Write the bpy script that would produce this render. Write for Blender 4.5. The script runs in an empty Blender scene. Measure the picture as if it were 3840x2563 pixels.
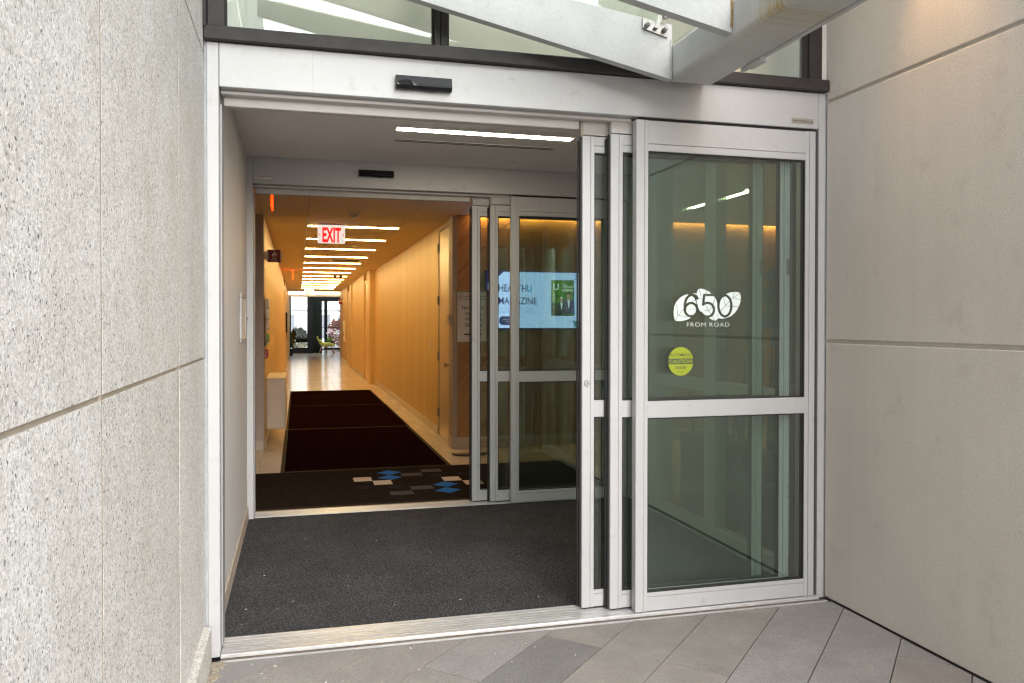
import bpy, bmesh, math, random
import numpy as np
from mathutils import Vector, Matrix
random.seed(7)
C = bpy.context.scene
COL = C.collection
rad = math.radians

# ------------------------------------------------------------------ camera
CAM_H, CAM_D = 1.45, 3.6834
cd = bpy.data.cameras.new("camera")
cam = bpy.data.objects.new("camera", cd)
COL.objects.link(cam)
yaw, pit, rol = rad(14.8516), rad(-0.6156), rad(0.0561)
f = Vector((math.sin(yaw)*math.cos(pit), math.cos(yaw)*math.cos(pit), math.sin(pit)))
r = Vector((math.cos(yaw), -math.sin(yaw), 0)); u = r.cross(f)
r2 = r*math.cos(rol)+u*math.sin(rol); u2 = u*math.cos(rol)-r*math.sin(rol)
m = Matrix.Identity(4)
for i in range(3):
    m[i][0] = r2[i]; m[i][1] = u2[i]; m[i][2] = -f[i]
m.translation = (0, -CAM_D, CAM_H)
cam.matrix_world = m
cd.sensor_width = 36; cd.lens = 3029.88/3840*36; cd.shift_y = -0.01025
cd.clip_start = 0.05; cd.clip_end = 600
C.camera = cam

# ------------------------------------------------------------------ sky, sun, exposure
SUN_EL, SUN_AZ = rad(33), rad(167)      # azimuth from +Y clockwise
w = bpy.data.worlds.new("World"); C.world = w; w.use_nodes = True
nt = w.node_tree; nt.nodes.clear()
sky = nt.nodes.new("ShaderNodeTexSky"); sky.sky_type = 'NISHITA'; sky.sun_disc = False
sky.sun_elevation = SUN_EL; sky.sun_rotation = SUN_AZ
sky.air_density = 1.0; sky.dust_density = 1.5; sky.ozone_density = 1.0
hs = nt.nodes.new("ShaderNodeHueSaturation"); hs.inputs['Saturation'].default_value = 0.46
bg = nt.nodes.new("ShaderNodeBackground"); bg.inputs['Strength'].default_value = 0.15
wo = nt.nodes.new("ShaderNodeOutputWorld")
nt.links.new(sky.outputs[0], hs.inputs['Color']); nt.links.new(hs.outputs[0], bg.inputs[0]); nt.links.new(bg.outputs[0], wo.inputs[0])
sl = bpy.data.lights.new("sun", 'SUN'); sl.energy = 0.85; sl.angle = rad(60); sl.color = (1.0, 0.985, 0.965)
so = bpy.data.objects.new("sun", sl); COL.objects.link(so)
so.location = (0, -8, 12)
sd = Vector((math.sin(SUN_AZ)*math.cos(SUN_EL), math.cos(SUN_AZ)*math.cos(SUN_EL), math.sin(SUN_EL)))
so.rotation_euler = (-sd).to_track_quat('-Z', 'Y').to_euler()
C.view_settings.view_transform = 'Standard'; C.view_settings.look = 'None'
C.view_settings.gamma = 1; C.view_settings.use_curve_mapping = False
C.view_settings.exposure = 1.75
C.render.engine = 'CYCLES'
C.cycles.use_denoising = True; C.cycles.filter_width = 1.25
C.cycles.max_bounces = 14; C.cycles.diffuse_bounces = 6; C.cycles.glossy_bounces = 5
C.cycles.transparent_max_bounces = 32; C.cycles.sample_clamp_indirect = 6.0
C.cycles.caustics_reflective = False; C.cycles.caustics_refractive = False

# ------------------------------------------------------------------ materials
MATS = {}
def newmat(name):
    mt = bpy.data.materials.new(name); mt.use_nodes = True
    MATS[name] = mt
    return mt, mt.node_tree.nodes, mt.node_tree.links, mt.node_tree.nodes['Principled BSDF']
def coords(N, L, scale=(1, 1, 1), rot=(0, 0, 0), rnd=True):
    tc = N.new("ShaderNodeTexCoord"); mp = N.new("ShaderNodeMapping")
    mp.inputs['Scale'].default_value = scale; mp.inputs['Rotation'].default_value = rot
    if rnd:
        oi = N.new("ShaderNodeObjectInfo"); mu = N.new("ShaderNodeMath"); mu.operation = 'MULTIPLY'
        mu.inputs[1].default_value = 37.0
        L.new(oi.outputs['Random'], mu.inputs[0])
        va = N.new("ShaderNodeVectorMath"); va.operation = 'ADD'
        L.new(tc.outputs['Object'], va.inputs[0]); L.new(mu.outputs[0], va.inputs[1])
        L.new(va.outputs[0], mp.inputs[0])
    else:
        L.new(tc.outputs['Object'], mp.inputs[0])
    return mp.outputs[0]
def noise(N, L, vec, scale, detail=4, rough=0.6):
    n = N.new("ShaderNodeTexNoise"); n.inputs['Scale'].default_value = scale
    n.inputs['Detail'].default_value = detail; n.inputs['Roughness'].default_value = rough
    L.new(vec, n.inputs['Vector']); return n
def ramp(N, L, fac, stops):
    rp = N.new("ShaderNodeValToRGB"); cr = rp.color_ramp
    while len(cr.elements) < len(stops): cr.elements.new(0.5)
    for e, (p, c) in zip(cr.elements, stops):
        e.position = p; e.color = (*c, 1) if len(c) == 3 else c
    L.new(fac, rp.inputs[0]); return rp.outputs[0]
def mixc(N, L, fac, a, b, mode='MIX'):
    mx = N.new("ShaderNodeMix"); mx.data_type = 'RGBA'; mx.blend_type = mode
    for sock, val in ((mx.inputs[0], fac), (mx.inputs[6], a), (mx.inputs[7], b)):
        if hasattr(val, 'node'): L.new(val, sock)
        elif isinstance(val, (int, float)): sock.default_value = val
        else: sock.default_value = (*val, 1)
    return mx.outputs[2]
def tint(c, k): return tuple(min(1, max(0, x*k)) for x in c)
def surf(name, col, rough=0.5, metal=0.0, var=0.08, vs=6, fine=0.0, fs=200, bump=0.0, bs=150, spec=0.5, scale=(1,1,1), objvar=0.0, bdist=0.002):
    mt, N, L, B = newmat(name)
    v = coords(N, L, scale)
    n1 = noise(N, L, v, vs, 5)
    c = ramp(N, L, n1.outputs[0], [(0.3, tint(col, 1-var)), (0.7, tint(col, 1+var))])
    if fine:
        n2 = noise(N, L, v, fs, 2)
        c2 = ramp(N, L, n2.outputs[0], [(0.35, (1-fine,)*3), (0.65, (1+fine*.6,)*3)])
        c = mixc(N, L, 1.0, c, c2, 'MULTIPLY')
    if objvar:
        oi = N.new("ShaderNodeObjectInfo")
        c3 = ramp(N, L, oi.outputs['Random'], [(0, (1-objvar,)*3), (1, (1+objvar*.5,)*3)])
        c = mixc(N, L, 1.0, c, c3, 'MULTIPLY')
    L.new(c, B.inputs['Base Color'])
    B.inputs['Roughness'].default_value = rough; B.inputs['Metallic'].default_value = metal
    B.inputs['Specular IOR Level'].default_value = spec
    if bump:
        n3 = noise(N, L, v, bs, 3)
        bp = N.new("ShaderNodeBump"); bp.inputs['Strength'].default_value = bump; bp.inputs['Distance'].default_value = bdist
        L.new(n3.outputs[0], bp.inputs['Height']); L.new(bp.outputs[0], B.inputs['Normal'])
    return mt
def emit(name, col, s, base=(0.8, 0.8, 0.8)):
    mt, N, L, B = newmat(name)
    B.inputs['Base Color'].default_value = (*base, 1)
    B.inputs['Emission Color'].default_value = (*col, 1); B.inputs['Emission Strength'].default_value = s
    return mt
def glass(name, tintc, f0=0.05, rough=0.0):
    mt = bpy.data.materials.new(name); mt.use_nodes = True; MATS[name] = mt
    N = mt.node_tree.nodes; L = mt.node_tree.links; N.clear()
    out = N.new("ShaderNodeOutputMaterial"); ms = N.new("ShaderNodeMixShader")
    tr = N.new("ShaderNodeBsdfTransparent"); tr.inputs[0].default_value = (*tintc, 1)
    gl = N.new("ShaderNodeBsdfGlossy"); gl.inputs['Roughness'].default_value = rough; gl.inputs[0].default_value = (0.93, 1.0, 0.96, 1)
    ge = N.new("ShaderNodeNewGeometry")
    dt = N.new("ShaderNodeVectorMath"); dt.operation = 'DOT_PRODUCT'
    L.new(ge.outputs['Incoming'], dt.inputs[0]); L.new(ge.outputs['Normal'], dt.inputs[1])
    def mth(op, a, b=None):
        q = N.new("ShaderNodeMath"); q.operation = op
        for k, x in enumerate((a, b)):
            if x is None: continue
            if hasattr(x, 'node'): L.new(x, q.inputs[k])
            else: q.inputs[k].default_value = x
        return q.outputs[0]
    a = mth('ABSOLUTE', dt.outputs['Value']); b = mth('SUBTRACT', 1.0, a); p = mth('POWER', b, 5.0)
    fac = mth('ADD', mth('MULTIPLY', p, 1-f0), f0)
    L.new(fac, ms.inputs[0]); L.new(tr.outputs[0], ms.inputs[1]); L.new(gl.outputs[0], ms.inputs[2]); L.new(ms.outputs[0], out.inputs[0])
    return mt

mt_ = surf('aluminium', (0.475, 0.475, 0.48), rough=0.42, metal=0.15, var=0.03, vs=3, fine=0.015, fs=60, scale=(1, 1, 0.35))
def smudge(mt, lo, hi, k, sc):
    N, L = mt.node_tree.nodes, mt.node_tree.links; B = N['Principled BSDF']
    src = B.inputs['Base Color'].links[0].from_socket
    v = coords(N, L); n = noise(N, L, v, sc, 7, 0.72)
    L.new(mixc(N, L, 1.0, src, ramp(N, L, n.outputs[0], [(lo, (k, k*0.985, k*0.96)), (hi, (1, 1, 1))]), 'MULTIPLY'), B.inputs['Base Color'])
smudge(mt_, 0.30, 0.42, 0.86, 11)
surf('aluminium_dark', (0.30, 0.30, 0.31), rough=0.5, metal=0.3)
surf('threshold_metal', (0.66, 0.66, 0.655), rough=0.36, metal=0.45, var=0.10, vs=9, fine=0.10, fs=70, scale=(0.25, 1, 1))
surf('groove_shade', (0.13, 0.105, 0.085), rough=0.85, var=0.3, vs=10, scale=(0.4, 1, 1))  # shade between the sill ridges, painted as a darker groove colour
surf('track_metal', (0.52, 0.50, 0.48), rough=0.5, metal=0.1, var=0.05)
surf('rubber', (0.018, 0.017, 0.017), rough=0.7)
surf('dark_gap', (0.02, 0.018, 0.017), rough=0.9)
surf('bronze', (0.036, 0.032, 0.031), rough=0.5, metal=0.0, spec=0.3, var=0.25, vs=14, bump=0.05, bs=40)
surf('caulk', (0.34, 0.35, 0.37), rough=0.7, var=0.15, vs=12)
surf('sensor_black', (0.016, 0.017, 0.020), rough=0.3, var=0.2, spec=0.16)
surf('sensor_gloss', (0.010, 0.010, 0.011), rough=0.12)
smudge(surf('steel_paint', (0.47, 0.48, 0.475), rough=0.5, var=0.08, vs=5, fine=0.05, fs=60, bump=0.10, bs=60), 0.30, 0.40, 0.85, 16)
surf('steel_weld', (0.46, 0.47, 0.45), rough=0.6, var=0.1, vs=30, bump=0.5, bs=90)
surf('rust', (0.36, 0.22, 0.06), rough=0.8, var=0.35, vs=40)
surf('stainless', (0.33, 0.325, 0.31), rough=0.34, metal=1.0, var=0.05)
surf('white_paint', (0.64, 0.635, 0.625), rough=0.6, var=0.03, vs=4, bump=0.02, bs=200)
surf('ceiling_paint', (0.80, 0.79, 0.775), rough=0.8, var=0.03, vs=2)
surf('spandrel', (0.62, 0.615, 0.56), rough=0.8, var=0.04, vs=2)
surf('skirting', (0.50, 0.42, 0.34), rough=0.45, var=0.08, vs=8)
surf('tile', (0.63, 0.56, 0.46), rough=0.17, var=0.06, vs=7, fine=0.06, fs=40, objvar=0.08)
surf('grout', (0.22, 0.17, 0.12), rough=0.9)
surf('mat_brown', (0.030, 0.023, 0.018), rough=0.95, var=0.25, vs=20, fine=0.5, fs=160, bump=0.6, bs=200, spec=0.0)
surf('mat_red', (0.013, 0.0045, 0.0045), rough=0.95, var=0.2, vs=18, fine=0.5, fs=160, bump=0.6, bs=200, spec=0.0)
surf('mat_edge', (0.030, 0.020, 0.010), rough=0.8, spec=0.1)
surf('mat_white', (0.62, 0.54, 0.44), rough=0.95, var=0.05, spec=0.1)
surf('mat_blue', (0.02, 0.15, 0.46), rough=0.95, var=0.06, spec=0.1)
surf('mat_grey', (0.085, 0.075, 0.075), rough=0.95, var=0.15, vs=30, fine=0.3, fs=300, spec=0.1)
surf('mat_navy', (0.012, 0.013, 0.020), rough=0.95, spec=0.1)
surf('door_wood', (0.60, 0.44, 0.24), rough=0.35, var=0.09, vs=5, fine=0.05, fs=20, scale=(6, 6, 0.5))
surf('wall_laminate', (0.60, 0.405, 0.165), rough=0.5, var=0.075, vs=2.2, fine=0.045, fs=11, scale=(1.1, 1.1, 0.03), spec=0.35)  # vertical streaks: veneer grain, with scallops of wall light painted in
surf('pilaster', (0.42, 0.35, 0.29), rough=0.6, var=0.04)
surf('corridor_ceiling', (0.76, 0.64, 0.46), rough=0.8, var=0.03, vs=2)
surf('trim_white', (0.80, 0.77, 0.72), rough=0.5)
surf('brass', (0.38, 0.28, 0.16), rough=0.3, metal=0.9)
surf('heater_paint', (0.62, 0.52, 0.40), rough=0.45, var=0.03)
surf('sign_red', (0.20, 0.012, 0.018), rough=0.5)
surf('red_paint', (0.42, 0.03, 0.03), rough=0.4)
surf('paper', (0.78, 0.72, 0.66), rough=0.6, var=0.02)
surf('ink', (0.05, 0.04, 0.045), rough=0.6)
surf('black_plastic', (0.010, 0.010, 0.011), rough=0.5, spec=0.12)
surf('white_plastic', (0.74, 0.72, 0.68), rough=0.4)
surf('acrylic_frost', (0.50, 0.50, 0.47), rough=0.3)
surf('vinyl_white', (0.72, 0.80, 0.77), rough=0.5, var=0.03)
surf('vinyl_green', (0.30, 0.36, 0.012), rough=0.45, var=0.03)
surf('vinyl_dark', (0.06, 0.08, 0.045), rough=0.5)
surf('plate_metal', (0.42, 0.39, 0.34), rough=0.35, metal=0.5)
surf('chip_white', (0.75, 0.74, 0.72), rough=0.8)
surf('lime_fabric', (0.56, 0.56, 0.14), rough=0.7)
surf('chair_wood', (0.28, 0.12, 0.05), rough=0.5)
surf('planter', (0.06, 0.055, 0.05), rough=0.6)
surf('leaf_lime', (0.16, 0.33, 0.04), rough=0.5, var=0.3, vs=20)
surf('leaf_dark', (0.03, 0.06, 0.03), rough=0.5, var=0.3, vs=20)
surf('bush_green', (0.045, 0.075, 0.016), rough=0.8, var=0.4, vs=8, spec=0.1)
surf('shrub_red', (0.20, 0.075, 0.05), rough=0.8, var=0.35, vs=9)
surf('petal', (0.80, 0.62, 0.72), rough=0.6)
surf('column_green', (0.012, 0.016, 0.014), rough=0.7, spec=0.05)
surf('building_white', (0.74, 0.75, 0.77), rough=0.7, var=0.03)
surf('window_grey', (0.22, 0.24, 0.28), rough=0.15)
surf('ground', (0.38, 0.37, 0.35), rough=0.9, var=0.12, vs=3)
surf('mortar_tan', (0.34, 0.29, 0.22), rough=0.95, var=0.12, vs=12)
surf('stone_dark_edge', (0.30, 0.27, 0.22), rough=0.9)
surf('screen_bezel', (0.008, 0.008, 0.010), rough=0.3)
surf('blue_tile', (0.09, 0.20, 0.36), rough=0.4)
surf('teal_tile', (0.08, 0.30, 0.30), rough=0.4)
glass('door_glass', (0.840, 0.895, 0.865), 0.10)
glass('transom_glass', (0.93, 0.945, 0.91), 0.16)
glass('canopy_glass', (0.94, 0.965, 0.96), 0.05)
glass('clear_glass', (0.95, 0.97, 0.96), 0.04)
emit('lamp_warm', (1.0, 0.71, 0.285), 25)
emit('lamp_vestibule', (1.0, 0.84, 0.64), 19)
emit('lamp_lobby', (1.0, 0.80, 0.50), 14)
emit('cove_warm', (1.0, 0.55, 0.17), 17)
emit('bulkhead_glow', (1.0, 0.66, 0.30), 2.2)
emit('downlight_warm', (1.0, 0.70, 0.40), 30)
emit('exit_face', (1.0, 0.93, 0.84), 0.22)
emit('exit_red', (1.0, 0.01, 0.012), 0.28, (0.6, 0.02, 0.02))
emit('exit_edge', (1.0, 0.03, 0.0), 1.6, (0.6, 0.02, 0.02))
emit('screen_blue', (0.46, 0.60, 0.98), 0.60, (0.02, 0.02, 0.02))
emit('screen_navy', (0.020, 0.016, 0.11), 0.60, (0.02, 0.02, 0.02))
emit('screen_cyan', (0.03, 0.35, 0.80), 0.45, (0.02, 0.02, 0.02))
emit('screen_pale', (0.30, 0.55, 0.85), 0.26, (0.02, 0.02, 0.02))
emit('screen_teal', (0.03, 0.26, 0.30), 0.45, (0.02, 0.02, 0.02))
emit('screen_white', (0.80, 0.88, 0.9), 0.45, (0.02, 0.02, 0.02))
emit('screen_dark', (0.02, 0.022, 0.03), 0.52, (0.02, 0.02, 0.02))
emit('screen_skin', (0.45, 0.25, 0.17), 0.45, (0.02, 0.02, 0.02))

def mat_screen_green():
    mt, N, L, B = newmat('screen_green')
    v = coords(N, L); n = noise(N, L, v, 22, 5)
    c = ramp(N, L, n.outputs[0], [(0.35, (0.008, 0.03, 0.004)), (0.6, (0.06, 0.22, 0.02)), (0.75, (0.22, 0.35, 0.10))])
    B.inputs['Base Color'].default_value = (0.02, 0.02, 0.02, 1)
    L.new(c, B.inputs['Emission Color']); B.inputs['Emission Strength'].default_value = 0.6
mat_screen_green()
def mat_granite(name, k=1.0):
    mt, N, L, B = newmat(name)
    v = coords(N, L)
    vo = N.new("ShaderNodeTexVoronoi"); vo.inputs['Scale'].default_value = 205; vo.inputs['Randomness'].default_value = 1
    n0 = noise(N, L, v, 90, 2)
    ad = N.new("ShaderNodeVectorMath"); ad.operation = 'MULTIPLY_ADD'
    ad.inputs[1].default_value = (0.006, 0.006, 0.006)
    L.new(n0.outputs['Color'], ad.inputs[0]); L.new(v, ad.inputs[2]); L.new(ad.outputs[0], vo.inputs['Vector'])
    sx = N.new("ShaderNodeSeparateColor"); L.new(vo.outputs['Color'], sx.inputs[0])
    c = ramp(N, L, sx.outputs[0], [(0.0, tint((0.14, 0.14, 0.15), k)), (0.02, tint((0.18, 0.18, 0.18), k)), (0.05, tint((0.49, 0.49, 0.485), k)), (0.25, tint((0.58, 0.57, 0.54), k)), (0.45, tint((0.66, 0.63, 0.58), k)), (0.70, tint((0.72, 0.71, 0.68), k)), (1.0, tint((0.80, 0.79, 0.77), k))])
    n1 = noise(N, L, v, 420, 2)
    c = mixc(N, L, 1.0, c, ramp(N, L, n1.outputs[0], [(0.3, (0.72, 0.72, 0.72)), (0.6, (1.05, 1.05, 1.05))]), 'MULTIPLY')
    n4 = noise(N, L, v, 60, 3)
    c = mixc(N, L, 1.0, c, ramp(N, L, n4.outputs[0], [(0.34, (0.85, 0.85, 0.85)), (0.55, (1.04, 1.04, 1.04))]), 'MULTIPLY')
    n2 = noise(N, L, v, 4, 4)
    c = mixc(N, L, 1.0, c, ramp(N, L, n2.outputs[0], [(0.33, (0.92, 0.90, 0.865)), (0.62, (1.03, 1.03, 1.03))]), 'MULTIPLY')
    oi = N.new('ShaderNodeObjectInfo')
    c = mixc(N, L, 1.0, c, ramp(N, L, oi.outputs['Random'], [(0, (0.93, 0.925, 0.91)), (1, (1.03, 1.03, 1.04))]), 'MULTIPLY')
    L.new(c, B.inputs['Base Color']); B.inputs['Roughness'].default_value = 0.75
    bp = N.new("ShaderNodeBump"); bp.inputs['Strength'].default_value = 0.5; bp.inputs['Distance'].default_value = 0.0025
    L.new(n0.outputs[0], bp.inputs['Height']); L.new(bp.outputs[0], B.inputs['Normal'])
mat_granite('granite')
mat_granite('granite_plinth', 1.05)
def mat_stucco():
    mt, N, L, B = newmat('stucco')
    v = coords(N, L, rnd=False)
    n1 = noise(N, L, v, 1.6, 5); n2 = noise(N, L, v, 130, 4, 0.75); n3 = noise(N, L, v, 14, 6, 0.7)
    c = ramp(N, L, n1.outputs[0], [(0.3, (0.60, 0.56, 0.505)), (0.7, (0.65, 0.61, 0.55))])
    c = mixc(N, L, 1.0, c, ramp(N, L, n2.outputs[0], [(0.3, (0.80, 0.80, 0.80)), (0.62, (1.07, 1.07, 1.07))]), 'MULTIPLY')
    c = mixc(N, L, 1.0, c, ramp(N, L, n3.outputs[0], [(0.24, (0.72, 0.71, 0.70)), (0.33, (1, 1, 1))]), 'MULTIPLY')
    mp2 = N.new("ShaderNodeMapping"); mp2.inputs['Scale'].default_value = (7, 7, 0.5); L.new(v, mp2.inputs[0])
    n5 = noise(N, L, mp2.outputs[0], 1.0, 6, 0.7); n6 = noise(N, L, v, 5, 6, 0.65)
    c = mixc(N, L, 1.0, c, ramp(N, L, n5.outputs[0], [(0.36, (0.972, 0.97, 0.965)), (0.58, (1.01, 1.01, 1.01))]), 'MULTIPLY')
    c = mixc(N, L, 1.0, c, ramp(N, L, n6.outputs[0], [(0.30, (0.90, 0.895, 0.89)), (0.42, (1, 1, 1))]), 'MULTIPLY')
    L.new(c, B.inputs['Base Color']); B.inputs['Roughness'].default_value = 0.9
    bp = N.new("ShaderNodeBump"); bp.inputs['Strength'].default_value = 0.6; bp.inputs['Distance'].default_value = 0.003
    L.new(n2.outputs[0], bp.inputs['Height']); L.new(bp.outputs[0], B.inputs['Normal'])
mat_stucco()
def mat_carpet():
    mt, N, L, B = newmat('carpet_grey')
    v = coords(N, L)
    n1 = noise(N, L, v, 210, 3, 0.8); n2 = noise(N, L, v, 3, 4); n3 = noise(N, L, v, 85, 3)
    c = ramp(N, L, n1.outputs[0], [(0.38, (0.017, 0.017, 0.0177)), (0.52, (0.064, 0.064, 0.066)), (0.66, (0.21, 0.21, 0.213))])
    c = mixc(N, L, 1.0, c, ramp(N, L, n2.outputs[0], [(0.3, (0.85, 0.84, 0.83)), (0.7, (1.15, 1.15, 1.15))]), 'MULTIPLY')
    c = mixc(N, L, 1.0, c, ramp(N, L, n3.outputs[0], [(0.35, (0.62, 0.62, 0.62)), (0.65, (1.28, 1.28, 1.28))]), 'MULTIPLY')
    L.new(c, B.inputs['Base Color']); B.inputs['Roughness'].default_value = 1.0; B.inputs['Specular IOR Level'].default_value = 0.0
    bp = N.new("ShaderNodeBump"); bp.inputs['Strength'].default_value = 0.7; bp.inputs['Distance'].default_value = 0.004
    L.new(n1.outputs[0], bp.inputs['Height']); L.new(bp.outputs[0], B.inputs['Normal'])
mat_carpet()
def mat_paver(name, col):
    mt, N, L, B = newmat(name)
    v = coords(N, L)
    n1 = noise(N, L, v, 5, 6); n2 = noise(N, L, v, 150, 3, 0.8); n3 = noise(N, L, v, 420, 1)
    c = ramp(N, L, n1.outputs[0], [(0.3, tint(col, 0.86)), (0.7, tint(col, 1.12))])
    c = mixc(N, L, 1.0, c, ramp(N, L, n2.outputs[0], [(0.3, (0.66, 0.66, 0.66)), (0.65, (1.16, 1.16, 1.16))]), 'MULTIPLY')
    c = mixc(N, L, ramp(N, L, n3.outputs[0], [(0.66, (0, 0, 0)), (0.72, (0.7, 0.7, 0.7))]), c, (0.55, 0.53, 0.5))
    L.new(c, B.inputs['Base Color']); B.inputs['Roughness'].default_value = 0.9
    bp = N.new("ShaderNodeBump"); bp.inputs['Strength'].default_value = 0.4; bp.inputs['Distance'].default_value = 0.002
    L.new(n2.outputs[0], bp.inputs['Height']); L.new(bp.outputs[0], B.inputs['Normal'])
mat_paver('paver_warm', (0.285, 0.267, 0.243)); mat_paver('paver_grey', (0.282, 0.274, 0.263)); mat_paver('paver_dark', (0.195, 0.189, 0.183))
def mat_stained():
    mt = surf('steel_stained', (0.50, 0.51, 0.50), rough=0.5, var=0.07, vs=5, fine=0.04, fs=60, bump=0.06, bs=60)
    N, L = mt.node_tree.nodes, mt.node_tree.links; B = N['Principled BSDF']
    src = B.inputs['Base Color'].links[0].from_socket
    tc = N.new("ShaderNodeTexCoord"); sx = N.new("ShaderNodeSeparateXYZ"); L.new(tc.outputs['Object'], sx.inputs[0])
    ym = N.new("ShaderNodeMapRange"); ym.inputs[1].default_value = -1.3; ym.inputs[2].default_value = -0.3; L.new(sx.outputs[1], ym.inputs[0])
    yr = ramp(N, L, ym.outputs[0], [(0.0, (0, 0, 0)), (0.30, (0.10, 0.10, 0.10)), (0.36, (1, 1, 1)), (0.46, (0.9, 0.9, 0.9)), (0.54, (0.30, 0.30, 0.30)), (0.68, (0.15, 0.15, 0.15)), (1.0, (0.0, 0.0, 0.0))])
    cb = N.new("ShaderNodeCombineXYZ"); L.new(sx.outputs[1], cb.inputs[1])
    zz = N.new("ShaderNodeMath"); zz.operation = 'MULTIPLY'; zz.inputs[1].default_value = 0.06; L.new(sx.outputs[2], zz.inputs[0]); L.new(zz.outputs[0], cb.inputs[2])
    n1 = noise(N, L, cb.outputs[0], 38, 5, 0.75)
    st = ramp(N, L, n1.outputs[0], [(0.36, (0, 0, 0)), (0.60, (1, 1, 1))])
    zl = N.new("ShaderNodeMapRange"); zl.inputs[1].default_value = 0.19; zl.inputs[2].default_value = 0.0; L.new(sx.outputs[2], zl.inputs[0])
    zr = ramp(N, L, zl.outputs[0], [(0.0, (0.45, 0.45, 0.45)), (0.75, (0.7, 0.7, 0.7)), (0.90, (1, 1, 1)), (0.985, (0.8, 0.8, 0.8)), (1.0, (0.05, 0.05, 0.05))])
    m1 = mixc(N, L, 1.0, yr, st, 'MULTIPLY'); m2 = mixc(N, L, 1.0, m1, zr, 'MULTIPLY')
    bw = N.new("ShaderNodeRGBToBW"); L.new(m2, bw.inputs[0])
    L.new(mixc(N, L, bw.outputs[0], src, (0.36, 0.235, 0.025)), B.inputs['Base Color'])
mat_stained()
def mat_plank():
    mt, N, L, B = newmat('plank_wood')
    v = coords(N, L, (1, 1, 1), (0, rad(45), 0))
    mp = N.new("ShaderNodeMapping"); mp.inputs['Scale'].default_value = (1.2, 8, 16); L.new(v, mp.inputs[0])
    n1 = noise(N, L, mp.outputs[0], 1.6, 5); n2 = noise(N, L, mp.outputs[0], 7, 4)
    c = ramp(N, L, n1.outputs[0], [(0.3, (0.38, 0.19, 0.075)), (0.7, (0.52, 0.30, 0.13))])
    c = mixc(N, L, 1.0, c, ramp(N, L, n2.outputs[0], [(0.3, (0.88, 0.86, 0.84)), (0.7, (1.06, 1.06, 1.06))]), 'MULTIPLY')
    oi = N.new("ShaderNodeObjectInfo")
    c = mixc(N, L, 1.0, c, ramp(N, L, oi.outputs['Random'], [(0, (0.82, 0.80, 0.78)), (1, (1.08, 1.08, 1.08))]), 'MULTIPLY')
    L.new(c, B.inputs['Base Color']); B.inputs['Roughness'].default_value = 0.5
mat_plank()

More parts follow.
